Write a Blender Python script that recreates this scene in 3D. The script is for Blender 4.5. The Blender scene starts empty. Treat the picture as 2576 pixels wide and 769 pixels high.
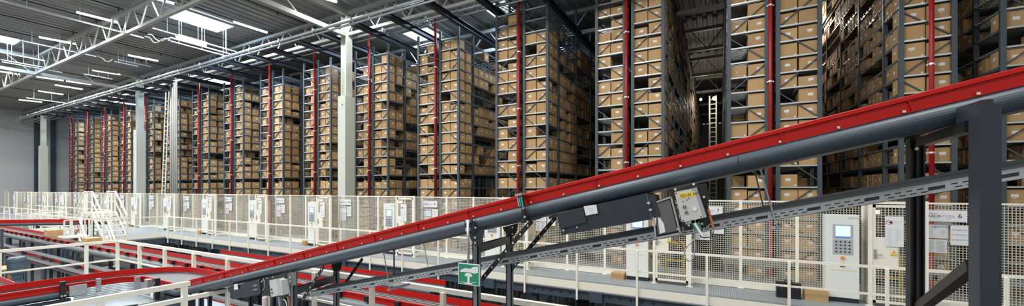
import bpy, math, random
from mathutils import Vector, Matrix
import numpy as np
R = math.radians
PI = math.pi
C = bpy.context.scene.collection
sc = bpy.context.scene
# ------------------------------------------------------------------ camera, world, exposure
F, CX, YH, EYE = 982.0, 1288.0, 475.0, 2.36
YAW = R(28.0)
CO, SI = math.cos(YAW), math.sin(YAW)
cam_d = bpy.data.cameras.new('camera'); cam = bpy.data.objects.new('camera', cam_d); C.objects.link(cam)
cam_d.sensor_width = 36.0; cam_d.lens = 36.0 * F / 2576.0
cam_d.shift_y = (YH - 384.5) / 2576.0
cam_d.clip_start = .05; cam_d.clip_end = 400
cam.location = (0, 0, EYE); cam.rotation_euler = (PI / 2, 0, YAW)
sc.camera = cam
w = bpy.data.worlds.new('hall_world'); sc.world = w; w.use_nodes = True
w.node_tree.nodes['Background'].inputs[0].default_value = (1.0, .985, .95, 1)
w.node_tree.nodes['Background'].inputs[1].default_value = .42
sc.view_settings.view_transform = 'Standard'; sc.view_settings.look = 'None'
sc.view_settings.gamma = 1.0; sc.view_settings.exposure = 0.30; sc.view_settings.use_curve_mapping = False
LAMP_W = 180.0
SKY_W = 700.0
try:
    sc.cycles.use_denoising = True
    sc.cycles.max_bounces = 6; sc.cycles.diffuse_bounces = 3; sc.cycles.glossy_bounces = 3
    sc.cycles.transmission_bounces = 2; sc.cycles.transparent_max_bounces = 4
    sc.cycles.caustics_reflective = False; sc.cycles.caustics_refractive = False
    sc.cycles.sample_clamp_indirect = 4.0
except Exception:
    pass

# ------------------------------------------------------------------ materials
def mat(name, col, rough=.5, metal=0., emit=None, es=0., noise=0., nscale=6., bump=0., bscale=40., island=0., objrand=0., spec=None):
    m = bpy.data.materials.new(name); m.use_nodes = True
    nt = m.node_tree; b = nt.nodes['Principled BSDF']
    b.inputs['Base Color'].default_value = (*col, 1); b.inputs['Roughness'].default_value = rough
    b.inputs['Metallic'].default_value = metal
    if spec is not None: b.inputs['Specular IOR Level'].default_value = spec
    if emit: b.inputs['Emission Color'].default_value = (*emit, 1); b.inputs['Emission Strength'].default_value = es
    last = None
    if noise or island or objrand:
        val = None
        def chain(sock, amt):
            nonlocal val
            mr = nt.nodes.new('ShaderNodeMapRange'); nt.links.new(sock, mr.inputs[0])
            mr.inputs[3].default_value = 1 - amt; mr.inputs[4].default_value = 1 + amt
            if val is None: val = mr.outputs[0]
            else:
                mu = nt.nodes.new('ShaderNodeMath'); mu.operation = 'MULTIPLY'
                nt.links.new(val, mu.inputs[0]); nt.links.new(mr.outputs[0], mu.inputs[1]); val = mu.outputs[0]
        if noise:
            tc = nt.nodes.new('ShaderNodeTexCoord'); n = nt.nodes.new('ShaderNodeTexNoise')
            n.inputs['Scale'].default_value = nscale; n.inputs['Detail'].default_value = 4
            nt.links.new(tc.outputs['Object'], n.inputs['Vector']); chain(n.outputs['Fac'], noise)
        if island:
            g = nt.nodes.new('ShaderNodeNewGeometry'); chain(g.outputs['Random Per Island'], island)
        if objrand:
            o = nt.nodes.new('ShaderNodeObjectInfo'); chain(o.outputs['Random'], objrand)
        vm = nt.nodes.new('ShaderNodeVectorMath'); vm.operation = 'SCALE'; vm.inputs[0].default_value = col
        nt.links.new(val, vm.inputs['Scale']); nt.links.new(vm.outputs[0], b.inputs['Base Color'])
    if bump:
        tc = nt.nodes.new('ShaderNodeTexCoord'); n = nt.nodes.new('ShaderNodeTexNoise'); n.inputs['Scale'].default_value = bscale
        nt.links.new(tc.outputs['Object'], n.inputs['Vector'])
        bp = nt.nodes.new('ShaderNodeBump'); bp.inputs['Strength'].default_value = bump; bp.inputs['Distance'].default_value = .01
        nt.links.new(n.outputs['Fac'], bp.inputs['Height']); nt.links.new(bp.outputs[0], b.inputs['Normal'])
    return m
M = {}
M['red'] = mat('red_paint', (.50, .009, .006), .42, noise=.06, nscale=3, spec=.3)
M['redp'] = mat('red_pipe_paint', (.42, .018, .020), .35)
M['slate'] = mat('slate_paint', (.052, .075, .10), .42, noise=.08, nscale=4)
M['dark'] = mat('dark_paint', (.022, .030, .042), .45, noise=.1, nscale=5)
M['black'] = mat('black_metal', (.012, .013, .015), .4)
M['rack'] = mat('rack_paint', (.060, .082, .10), .45, noise=.1, nscale=5)
M['galv'] = mat('galvanised_steel', (.50, .53, .55), .38, .75, noise=.12, nscale=12)
M['zinc'] = mat('zinc_bolt', (.75, .73, .68), .3, .6)
M['white'] = mat('cream_white_paint', (.88, .86, .76), .45, noise=.03, nscale=4)
M['wire'] = mat('cream_wire', (.66, .64, .55), .5)
M['cab'] = mat('cabinet_grey_white', (.78, .81, .79), .45, noise=.03, nscale=3)
M['panelgrey'] = mat('panel_grey', (.42, .46, .50), .4)
M['screen'] = mat('lit_screen', (.3, .45, .7), .2, emit=(.62, .82, 1.), es=.75)
M['screenblue'] = mat('lit_screen_blue_bar', (.05, .15, .5), .3, emit=(.08, .2, .6), es=.5)
M['orange'] = mat('orange_plastic', (.85, .28, .02), .35)
M['yellow'] = mat('yellow_paint', (.78, .56, .03), .4)
M['paper'] = mat('paper_white', (.80, .82, .86), .6)
M['ink'] = mat('black_ink', (.03, .03, .035), .6)
M['inkgrey'] = mat('grey_ink', (.42, .44, .50), .6)
M['inkblue'] = mat('navy_ink', (.04, .07, .20), .6)
M['inkred'] = mat('red_ink', (.6, .03, .03), .6)
M['green'] = mat('sign_green', (.01, .27, .13), .4)
M['teal'] = mat('teal_plastic', (.03, .42, .38), .35)
M['card'] = mat('cardboard', (.52, .335, .160), .75, noise=.06, nscale=3, objrand=.13)
M['cards'] = mat('cardboard_many', (.50, .32, .150), .75, noise=.06, nscale=3, island=.16)
M['tape'] = mat('packing_tape', (.60, .42, .24), .3)
M['label'] = mat('shipping_label_white', (.82, .81, .80), .55)
M['labelgreen'] = mat('shipping_label_green', (.25, .62, .12), .55)
M['belt'] = mat('belt_rubber', (.16, .165, .165), .6, noise=.06, nscale=5)
M['col'] = mat('column_paint', (.60, .64, .58), .5, noise=.04, nscale=3)
M['truss'] = mat('truss_paint', (.40, .41, .39), .45, .1)
M['ceil'] = mat('ceiling_deck', (.33, .33, .32), .55, noise=.08, nscale=.6)
M['wall'] = mat('wall_panel', (.66, .68, .69), .6, noise=.03, nscale=.4)
M['floor'] = mat('floor_concrete', (.16, .17, .18), .6, noise=.15, nscale=1.2)
M['tube'] = mat('lamp_tube', (1, 1, 1), .4, emit=(1., .99, .95), es=6.)
M['sky'] = mat('skylight_glazing', (.8, .9, 1), .3, emit=(.80, .90, 1.), es=6.)
M['lampglow'] = mat('aisle_lamp_glass', (1, 1, .9), .3, emit=(1., .96, .75), es=9.)
M['motor'] = mat('motor_blue_grey', (.085, .125, .17), .4)
M['plexi'] = mat('smoked_plastic', (.13, .125, .13), .18)
M['boxgrey'] = mat('control_box_grey', (.60, .61, .61), .4)
M['sticker'] = mat('yellow_sticker', (.85, .62, .06), .5)
M['wood'] = mat('pallet_wood', (.52, .33, .15), .7, noise=.15, nscale=8)
M['alu'] = mat('brushed_aluminium_planks', (.46, .52, .56), .35, .45, noise=.08, nscale=5)
M['copper'] = mat('orange_cable', (.55, .18, .06), .5)
M['pcb'] = mat('green_terminal', (.05, .22, .12), .5)
# deck grating: fine squares
def grating():
    m = mat('deck_grating', (.26, .30, .32), .5)
    nt = m.node_tree; b = nt.nodes['Principled BSDF']
    tc = nt.nodes.new('ShaderNodeTexCoord'); ck = nt.nodes.new('ShaderNodeTexBrick')
    ck.offset = 0; ck.inputs['Scale'].default_value = 1.0
    ck.inputs['Brick Width'].default_value = .045; ck.inputs['Row Height'].default_value = .03
    ck.inputs['Mortar Size'].default_value = .006; ck.inputs['Mortar Smooth'].default_value = .1
    ck.inputs['Color1'].default_value = (.15, .18, .195, 1); ck.inputs['Color2'].default_value = (.16, .19, .205, 1)
    ck.inputs['Mortar'].default_value = (.38, .42, .44, 1)
    nt.links.new(tc.outputs['Object'], ck.inputs['Vector']); nt.links.new(ck.outputs['Color'], b.inputs['Base Color'])
    return m
M['grate'] = grating()

# ------------------------------------------------------------------ helpers
def ray(px):
    a = (px - CX) / F
    return a * CO - SI, a * SI + CO            # X, Y per unit depth t
def at(px, py, Y=None, X=None, Z=None):        # Z relative to eye
    dx, dy = ray(px); dz = (YH - py) / F
    t = Y / dy if Y is not None else (X / dx if X is not None else Z / dz)
    return Vector((dx * t, dy * t, EYE + dz * t))
def project(p):
    x, y, z = p[0], p[1], p[2] - EYE
    t = -x * SI + y * CO
    if t < .05: return None
    return CX + F * (x * CO + y * SI) / t, YH - F * z / t, t

class MB:
    def __init__(s): s.v = []; s.f = []; s.mi = []
    def add(s, vs, fs, mi=0):
        o = len(s.v); s.v += [tuple(q) for q in vs]; s.f += [tuple(i + o for i in f) for f in fs]; s.mi += [mi] * len(fs); return s
    def box(s, x0, x1, y0, y1, z0, z1, mi=0):
        if x0 > x1: x0, x1 = x1, x0
        if y0 > y1: y0, y1 = y1, y0
        if z0 > z1: z0, z1 = z1, z0
        return s.add([(x0,y0,z0),(x1,y0,z0),(x1,y1,z0),(x0,y1,z0),(x0,y0,z1),(x1,y0,z1),(x1,y1,z1),(x0,y1,z1)],
              [(3,2,1,0),(4,5,6,7),(0,1,5,4),(1,2,6,5),(2,3,7,6),(3,0,4,7)], mi)
    def bar(s, a, b, w_, h_, mi=0, up=(0,0,1)):
        a, b = Vector(a), Vector(b); d = (b - a)
        if d.length < 1e-6: return s
        d.normalize(); u = Vector(up)
        if abs(d.dot(u)) > .98: u = Vector((0,1,0))
        r = d.cross(u).normalized(); u = r.cross(d).normalized()
        vs = []
        for p in (a, b):
            for i, j in ((-1,-1),(1,-1),(1,1),(-1,1)): vs.append(p + r * (i * w_ / 2) + u * (j * h_ / 2))
        return s.add(vs, [(3,2,1,0),(4,5,6,7),(0,1,5,4),(1,2,6,5),(2,3,7,6),(3,0,4,7)], mi)
    def tube(s, pts, r, n=8, mi=0, caps=True):
        pts = [Vector(p) for p in pts]; o = len(s.v); prev = None
        for i, p in enumerate(pts):
            d = (pts[min(i+1, len(pts)-1)] - pts[max(i-1, 0)]).normalized()
            if prev is None: prev = Vector((0,0,1)) if abs(d.z) < .9 else Vector((1,0,0))
            u = (prev - d * prev.dot(d)).normalized(); v = d.cross(u); prev = u
            for k in range(n):
                t = 2 * PI * k / n; s.v.append(tuple(p + u * (r * math.cos(t)) + v * (r * math.sin(t))))
        for i in range(len(pts) - 1):
            for k in range(n):
                a = o + i*n + k; b = o + i*n + (k+1) % n
                s.f.append((a, b, b+n, a+n)); s.mi.append(mi)
        if caps:
            s.f.append(tuple(o + k for k in range(n))[::-1]); s.mi.append(mi)
            s.f.append(tuple(o + (len(pts)-1)*n + k for k in range(n))); s.mi.append(mi)
        return s
    def loft(s, rings, closed=True, mi=0, caps=True):
        o = len(s.v); n = len(rings[0])
        for r in rings: s.v += [tuple(p) for p in r]
        for i in range(len(rings)-1):
            for k in range(n if closed else n-1):
                a = o+i*n+k; b = o+i*n+(k+1) % n
                s.f.append((a, b, b+n, a+n)); s.mi.append(mi)
        if caps and closed:
            s.f.append(tuple(o+k for k in range(n))[::-1]); s.mi.append(mi)
            s.f.append(tuple(o+(len(rings)-1)*n+k for k in range(n))); s.mi.append(mi)
        return s
    def polyY(s, xz, y0, y1, mi=0):   # polygon in XZ extruded along Y
        return s.loft([[(x, y0, z) for x, z in xz], [(x, y1, z) for x, z in xz]], mi=mi)
    def build(s, name, m, parent=None, smooth=False, loc=None):
        me = bpy.data.meshes.new(name); me.from_pydata(s.v, [], s.f); 
        ms = m if isinstance(m, (list, tuple)) else [m]
        for q in ms: me.materials.append(M[q] if isinstance(q, str) else q)
        me.polygons.foreach_set('material_index', s.mi)
        import bmesh
        if len(s.f) < 20000:
            bm = bmesh.new(); bm.from_mesh(me); bmesh.ops.recalc_face_normals(bm, faces=bm.faces); bm.to_mesh(me); bm.free()
        if smooth: me.polygons.foreach_set('use_smooth', [True]*len(me.polygons))
        o = bpy.data.objects.new(name, me); C.objects.link(o)
        if parent: o.parent = parent
        if loc: o.location = loc
        return o
def tag(o, label=None, cat=None, group=None, kind=None):
    if label: o['label'] = label
    if cat: o['category'] = cat
    if group: o['group'] = group
    if kind: o['kind'] = kind
    return o
def thing(name, label, cat, loc=(0,0,0), rz=0, group=None):
    o = bpy.data.objects.new(name, None); o.empty_display_size = .1; C.objects.link(o); o.location = loc; o.rotation_euler = (0,0,rz)
    return tag(o, label, cat, group)
def copy_tree(o, parent=None, loc=None):
    c = o.copy(); C.objects.link(c)
    if parent: c.parent = parent
    if loc is not None: c.location = loc
    for ch in list(o.children): copy_tree(ch, c)
    return c
def struct(name, mb, m, **k): return tag(mb.build(name, m, **k), kind='structure')
def text(name, body, x, y, z, size, m, parent, sx=1., align='LEFT', rz=0., rot=0.):
    cu = bpy.data.curves.new(name, 'FONT'); cu.body = body; cu.size = size; cu.extrude = .0008; cu.align_x = align; cu.align_y = 'CENTER'
    cu.materials.append(M[m]); tmp = bpy.data.objects.new(name, cu); me = bpy.data.meshes.new_from_object(tmp); bpy.data.objects.remove(tmp)
    o = bpy.data.objects.new(name, me); C.objects.link(o); o.parent = parent
    o.location = (x, y, z); o.rotation_euler = (PI/2, rot, rz); o.scale = (sx, 1, 1); return o
ORD = ['zeroth','first','second','third','fourth','fifth','sixth','seventh','eighth','ninth','tenth','eleventh','twelfth','thirteenth','fourteenth','fifteenth','sixteenth','seventeenth','eighteenth','nineteenth','twentieth']

# ------------------------------------------------------------------ setting
XW = -72.8; ZC = EYE + 9.2; YB = 62.0
mb = MB()
per = .5; x = XW
prof = []
while x < 26:
    prof += [(x, ZC), (x+.17, ZC), (x+.21, ZC+.08), (x+.46, ZC+.08)]; x += per
prof2 = [(x, ZC+.3), (XW, ZC+.3)]
mb.loft([[(a, -14, b) for a, b in prof+prof2], [(a, YB, b) for a, b in prof+prof2]])
struct('ceiling', mb, 'ceil')
struct('floor', MB().box(XW, 26, -14, YB, -4.2, -4.0), 'floor')
mb = MB().box(XW-.3, XW, -14, YB, -4.0, ZC)
for k in range(5):
    zz = EYE + 8.0 - 3.4*k - .35
    mb.box(XW, XW+.012, -14, YB, zz, zz+.03)
struct('wall_left', mb, 'wall')
mb = MB().box(XW, 26, YB, YB+.3, -4.0, ZC)
struct('wall_back', mb, 'wall')
struct('wall_right_light_block', MB().box(26, 26.3, 9.5, YB, -4.0, ZC), 'wall')  # unseen wall, added to keep world light off the rack flanks
for yy in (14.75, 15.95):
    hw_ = .30 if yy < 15 else .20; struct('trim_1' if yy < 15 else 'trim_2', MB().box(XW, XW+.25, yy-hw_, yy+hw_, -4, ZC-.3), 'slate')

# walkway deck and platform at its left
deck = MB().box(-24.2, 14, 9.0, 12.6, -.06, 0)
deck.box(-34, -24.2, 6.6, 12.6, -.06, 0); deck.box(-63, -34, 8.0, 12.6, -.06, 0)
struct('floor_walkway', deck, 'grate')
tag(bpy.data.objects['floor_walkway'], 'blue grey grating deck of the walkway in front of the mesh fence')
mb = MB()
for k in range(-9, 5): mb.box(k*2.75-.006, k*2.75+.006, 9.03, 10.7, .001, .004)
struct('trim_3', mb, 'panelgrey')
# deck the foreground railings stand on
struct('floor_platform', MB().box(-24, -11.2, -4, .6, -.06, 0), 'floor')

# ---------- lamps ----------
def lamp(a, b, label, w_=.13, power=1.0, group='ceiling tube lamps', hang=False):
    a, b = Vector(a), Vector(b); c = (a+b)/2; L = (b-a).length; ang = math.atan2((b-a).y, (b-a).x)
    t = thing('tube_lamp', label, 'lamp', c, ang, group)
    MB().box(-L/2, L/2, -w_/2*1.25, w_/2*1.25, .05, .11).build('lamp_housing', 'truss', t)
    g = [( -L/2*.985, w_/2*math.cos(q), .05 - w_*.55*math.sin(q)) for q in np.linspace(0, PI, 7)]
    g2 = [(L/2*.985, p[1], p[2]) for p in g]
    MB().loft([g, g2]).build('tube', 'tube', t)
    mb = MB()
    for s in (-.35, .35): mb.tube([(L*s, 0, .1), (L*s, 0, ZC - c.z)], .008, 5)
    mb.build('suspension_wire', 'truss', t)
    ld = bpy.data.lights.new('lamp_light', 'AREA'); ld.shape = 'RECTANGLE'; ld.size = L*.95; ld.size_y = .12; ld.energy = LAMP_W * power
    ld.color = (1., .985, .95)
    lo = bpy.data.objects.new('lamp_light', ld); C.objects.link(lo); lo.parent = t; lo.location = (0, 0, -.06)
    return t
ZL = 8.75
LL = [((192,31.5),(298,58),'white tube lamp just below the upper left of the large skylight, above the near truss'),
 ((97,93.6),(193,112),'white tube lamp just left of where the near truss crosses the silver conduit'),
 ((0,180),(51,188),'white tube lamp cut by the left edge of the photo'),
 ((91,193),(160,203),'upper of two tube lamps in line below the near truss'),
 ((166,204),(230,213),'lower of two tube lamps in line below the near truss'),
 ((140,194),(209,203),'short tube lamp beside the pair of lamps in line'),
 ((96,229),(159,238),'tube lamp second lowest at the left end of the ceiling'),
 ((47,251),(106,257),'lowest tube lamp, nearest the left wall'),
 ((322,139),(398,154),'tube lamp between the two roof trusses under the large skylight'),
 ((232,177),(303,188),'tube lamp second above the tall ladder, between the trusses'),
 ((588,56),(672,83),'long tube lamp touching the right corner of the large skylight'),
 ((380,-6),(438,10),'tube lamp above the large skylight, cut by the top of the photo'),
 ((820,-2),(847,6),'tube lamp at the top of the photo above the white column'),
 ((138,214),(208,225),'dim tube lamp between the two lowest rows')]
for a, b, lab in LL:
    pa, pb = at(*a, Z=ZL), at(*b, Z=ZL)
    lamp(pa, pb, lab, .15)
# unseen hall lamps for the near side; leftmost ones added to brighten the left wall
for i, X in enumerate((-66, -58, -50, -42, -33, -26, -19, -12, -5, 2, 9)):
    for j, Y in enumerate((-6, 1.5)):
        lamp((X, Y, EYE+ZL), (X, Y+1.5, EYE+ZL), 'white tube lamp of the rows over the conveyor hall outside the photo', power=2.4 if X < 1 else 1.3, group='hall lamps outside the photo')
for i, X in enumerate((-12, -6, 0)):
    lamp((X, 7.5, EYE+ZL), (X, 9.0, EYE+ZL), 'white tube lamp over the walkway outside the photo', power=1.2, group='walkway lamps outside the photo')
def skylight(x0, x1, y0, y1, label, power=1.):
    t = thing('skylight', label, 'skylight', ((x0+x1)/2, (y0+y1)/2, ZC-.02), 0, 'rectangular roof skylights')
    W, D = x1-x0, y1-y0
    MB().box(-W/2, W/2, -D/2, D/2, -.03, -.01).build('glazing', 'sky', t)
    f = MB()
    f.box(-W/2-.08, -W/2, -D/2-.08, D/2+.08, -.08, .02).box(W/2, W/2+.08, -D/2-.08, D/2+.08, -.08, .02)
    f.box(-W/2, W/2, -D/2-.08, -D/2, -.08, .02).box(-W/2, W/2, D/2, D/2+.08, -.08, .02).build('curb_frame', 'truss', t)
    ld = bpy.data.lights.new('daylight', 'AREA'); ld.shape = 'RECTANGLE'; ld.size = W*.95; ld.size_y = D*.95; ld.energy = SKY_W*power; ld.color = (.55, .75, 1.)
    lo = bpy.data.objects.new('daylight', ld); C.objects.link(lo); lo.parent = t; lo.location = (0, 0, -.05)
skylight(-25.8, -24.05, 9.66, 12.0, 'large bright skylight in front of the second roof truss', .8)
skylight(-39.4, -37.7, 5.2, 7.0, 'skylight at the left edge of the photo above the near truss', .6)
skylight(-10.5, -9.2, 16.9, 17.9, 'skylight over the fourth rack left of the bright aisle', .45)
skylight(-38.8, -36.8, 16.6, 18.4, 'skylight over the racks just right of the tall ladder', .8)
skylight(-57, -54.8, 16.4, 18.2, 'skylight over the leftmost racks, behind the far white column', .8)
skylight(-16.4, -14.6, 17.2, 18.6, 'half hidden skylight behind the white column, over the racks', .5)

# ---------- roof trusses ----------
ZB, ZT = EYE+7.77, EYE+8.86
def truss(p0, p1, label, web=2.0, r=.07):
    p0, p1 = Vector(p0), Vector(p1); d = p1-p0; L = d.length; d.normalize()
    t = thing('roof_truss', label, 'roof truss', p0, 0, 'painted steel roof trusses')
    h = ZT-ZB
    MB().bar((0,0,0), d*L, r*2, r*2).build('bottom_chord', 'truss', t)
    MB().bar((0,0,h), d*L+Vector((0,0,h)), r*2.4, r*2).build('top_chord', 'truss', t)
    mb = MB(); n = int(L/web)
    for k in range(n):
        a = d*(k*web); m_ = d*((k+.42)*web)+Vector((0,0,h)); b = d*((k+1)*web); m2 = d*((k+.58)*web)+Vector((0,0,h))
        mb.bar(a, m_, .06, .06).bar(m2, b, .045, .045)
    mb.build('web_members', 'truss', t)
    return t
truss((XW+.2, 8.18, ZB), (20, 8.18, ZB), 'near roof truss crossing the upper left of the photo')
truss((XW+.2, 13.5, ZB), (20, 13.5, ZB), 'roof truss carried by the white columns in front of the racks')
for k, Y in enumerate((18.8, 24.1, 29.5, 34.8, 40.1, 45.4)):
    truss((XW+.2 if k < 2 else -14, Y, ZB), (20, Y, ZB), '%s roof truss behind the white columns, above the racks' % ORD[k+1], r=.09)
for X, l in ((-16.65, 'roof truss running from the near hall to the nearer white column'), (-40.65, 'roof truss running from the near hall to the farther white column')):
    truss((X, -10, ZB), (X, 13.4, ZB), l, 3.0, .10)
# thin dark sprinkler pipes along the deck
for k, X in enumerate((-62,-56,-50,-45,-41.6,-36,-33,-29.5,-26.6,-23,-20,-14,-11.5,-7)):
    o = MB().tube([(X, -6, ZC-.14), (X, 30, ZC-.14)], .03, 6)
    for j in range(7): o.box(X-.02, X+.02, -4+4*j, -3.96+4*j, ZC-.3, ZC-.1)
    tag(o.build('sprinkler_pipe', 'dark'), 'thin dark pipe with sprinkler heads running under the roof deck', 'pipe', 'pipes under the roof deck')
# silver service pipes above the gantry ends
for Y, z, r, l in ((12.2, 7.65, .075, 'upper silver pipe running above the rail ends in front of the racks'), (12.25, 7.50, .05, 'lower silver pipe running just above the rail ends in front of the racks'),
                   (14.1, 7.86, .07, 'pale pipe running behind the white columns under the roof'), (14.35, 7.75, .05, 'thin pale pipe behind the thicker one under the roof')):
    o = MB().tube([(XW+2, Y, EYE+z), (9, Y, EYE+z)], r, 8)
    for k in range(28): o.box(-66+k*2.7-.03, -66+k*2.7+.03, Y-r*1.2, Y+r*1.2, EYE+z-r*1.25, EYE+z+r*1.25)
    tag(o.build('service_pipe', 'galv', smooth=False), l, 'pipe')
# cable trunking under the roof (silver, along the hall)
for (a, b, z, r_, l) in (((0,4),(364,94),7.75,.06,'bright silver conduit crossing the near truss at the upper left'),
        ((44,104),(247,140),7.85,.06,'silver conduit below the left edge skylight'),
        ((0,131),(112,153),7.9,.05,'upper of the silver conduits at the left edge'),
        ((0,151),(115,169),7.8,.05,'middle of the silver conduits at the left edge'),
        ((0,158),(162,180),7.8,.05,'lowest of the silver conduits at the left edge'),
        ((380,73),(600,129),7.95,.05,'silver conduit running above the reflector lamp'),
        ((428,95),(592,139),7.7,.05,'silver conduit just below the reflector lamp'),
        ((421,103),(586,144),7.65,.05,'lowest silver conduit starting at the white looped cable'),
        ((296,151),(382,167),8.0,.05,'upper thin conduit under the middle tube lamp'),
        ((288,155),(348,167),7.9,.04,'lower thin conduit under the middle tube lamp'),
        ((211,186),(283,199),7.9,.05,'thin conduit beside the tube lamp above the ladder'),
        ((65,246),(190,262),7.8,.05,'thin conduit beside the lowest tube lamp')):
    p, q = at(*a, Z=z), at(*b, Z=z)
    x_ = (p.x+q.x)/2
    o = MB().bar((x_, p.y, EYE+z), (x_, q.y, EYE+z), .09, .06)
    for k in (.15, .5, .85): 
        yy = p.y+(q.y-p.y)*k; o.bar((x_, yy, EYE+z), (x_, yy, ZC), .015, .015)
    tag(o.build('cable_conduit', 'galv'), l, 'conduit')
pa, pb = at(445, 92, Z=7.8), at(519, 112, Z=7.8)
lamp(Vector((pa.x, pa.y, pa.z)), Vector((pa.x, pb.y, pa.z)), 'broad suspended reflector lamp below the large skylight', .30, 1.2, group=None)
def wavy(pxs, Z, r, m, name, label, cat):
    pts = [at(*p, Z=Z) for p in pxs]
    # smooth
    out = []
    for i in range(len(pts)-1):
        p0, p1, p2, p3 = pts[max(i-1,0)], pts[i], pts[i+1], pts[min(i+2,len(pts)-1)]
        for k in range(6):
            t = k/6; out.append(.5*((2*p1)+(p2-p0)*t+(2*p0-5*p1+4*p2-p3)*t*t+(3*p1-p0-3*p2+p3)*t**3))
    out.append(pts[-1])
    return tag(MB().tube(out, r, 6).build(name, m, smooth=True), label, cat)
wavy([(364,92),(376,95),(386,106),(398,106),(410,98),(422,98),(430,103)], 7.65, .03, 'white', 'looped_cable', 'white cable looping between two silver conduits below the large skylight', 'cable')
wavy([(372,86),(382,88),(392,99),(404,103),(416,99),(428,95)], 7.7, .025, 'white', 'looped_cable', 'thinner white cable looping beside the first, below the large skylight', 'cable')
wavy([(246,141),(258,147),(266,154),(276,154),(283,149)], 7.8, .03, 'white', 'looped_cable', 'white cable loop at the end of the silver conduit left of the middle tube lamp', 'cable')

# ---------- white columns ----------
def column(X, label, Y=13.5):
    t = thing('steel_column', label, 'column', (X, Y, 0), 0, 'white steel columns in front of the racks')
    mb = MB()
    mb.box(-.19, -.16, -.19, .19, -4, ZB+.9-0).box(.16, .19, -.19, .19, -4, ZB+.9).box(-.16, .16, -.012, .012, -4, ZB+.9)
    mb.build('column_profile', 'col', t)
    zt = EYE + (YH-240)/1432/.4695*13.3
    MB().box(-.27, .27, -.30, .27, -.5, zt).build('column_casing', 'col', t)
    MB().tube([(.06, -.31, zt-.45), (.06, -.29, zt-.45)], .035, 10).build('socket_hole', 'black', t)
column(-16.65, 'white steel column with boxed lower casing, standing between the racks in the middle of the row')
column(-40.65, 'white steel column with boxed lower casing beside the tall ladder')
column(-64.65, 'white steel column nearest the grey end wall')
# grouped pipes and cage ladder at x=415..445
t = thing('access_ladder', 'tall white access ladder with rungs beside the pipe bundle', 'ladder', (-36.0, 13.2, 0))
mb = MB()
for s in (-.24, .24): mb.tube([(s, 0, -.5), (s+.30, .2, EYE+7.1)], .035, 6)
mb.build('ladder_rail', 'white', t)
mb = MB()
for k in range(30):
    z = -.2+k*.31; q = (z+.5)/9.96*.30; mb.bar((q-.24, q*.6, z), (q+.24, q*.6, z), .03, .03)
mb.build('rung', 'white', t)
for k in range(4):
    tag(MB().tube([(-34.9+.28*k, 13.3, -.5), (-34.9+.28*k, 13.3, EYE+7.6)], .065, 8).build('riser_pipe', 'truss', smooth=True), 'pale vertical riser pipe in the bundle right of the tall ladder', 'pipe', 'riser pipes right of the ladder')

# ------------------------------------------------------------------ racks
YR = 14.5; P = 4.36
levels = [3.09+.476*k for k in range(0, 17)] 
low = [2.43-.476*k for k in range(0, 7)]
LV = sorted(low+levels)             # abs heights of shelves
LV = [z for z in LV if z < 11.1]
def level_top(k): return 9.35 if k > 8 else 10.9
rowsL = [YR, YR+1.17] + [YR+1.17+2.35*j for j in range(1, 14)]
rowsS = [YR, YR+1.17] + [YR+1.17+2.35*j for j in range(1, 4)]
FW = 1.14; GAP = .18
mesh_cache = {}
def shelf_mesh(rows, key):
    if key in mesh_cache: return mesh_cache[key]
    mb = MB()
    y0, y1 = rows[0], rows[-1]
    for x in (.05, FW-.05): mb.box(x-.02, x+.02, y0, y1, -.07, -.01)
    y = y0-.02; j = 0
    while y < y1:
        mb.box(.0, FW, y, y+(.045 if j else .05), -.03 if j else -.045, 0, 0 if j else 1); y += .12 if y < y0+2 else .3; j += 1
    o = mb.build('shelf', [M['shelf'], M['edge']]); me = o.data; bpy.data.objects.remove(o); mesh_cache[key] = me; return me
M['edge'] = mat('shelf_front_edge', (.52, .55, .55), .35, .45)
M['shelf'] = mat('shelf_steel', (.26, .29, .30), .32, .55, noise=.2, nscale=3)
def mesh_obj(name, me, parent, loc):
    o = bpy.data.objects.new(name, me); C.objects.link(o); o.parent = parent; o.location = loc; return o
def upr_mesh(top, key):
    if key in mesh_cache: return mesh_cache[key]
    mb = MB(); mb.box(-.055, .055, -.035, -.028, -4, top); mb.box(-.055, -.048, -.028, .04, -4, top); mb.box(.048, .055, -.028, .04, -4, top)
    o = mb.build('upright', 'rack'); me = o.data; bpy.data.objects.remove(o); mesh_cache[key] = me; return me
def brace_mesh(top, key, off):
    if key in mesh_cache: return mesh_cache[key]
    mb = MB(); z = -.3+off*.95; s = off
    while z+.95 < top:
        a, b = (0, FW-.0) if s % 2 == 0 else (FW, 0)
        mb.bar((a, 0, z), (b, 0, z+.95), .03, .03, up=(0,1,0)); z += .95; s += 1
    o = mb.build('diagonal_brace', 'rack'); me = o.data; bpy.data.objects.remove(o); mesh_cache[key] = me; return me
def rack_name(k):
    if k == 5: return 'rightmost rack, cut by the photo edge'
    if k <= 7: return {7: 'first rack right of the bright aisle', 6: 'second rack right of the bright aisle'}[k]
    if k == 8: return 'first rack left of the bright aisle'
    return '%s rack left of the bright aisle' % ORD[k-7]
RK = {}
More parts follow.
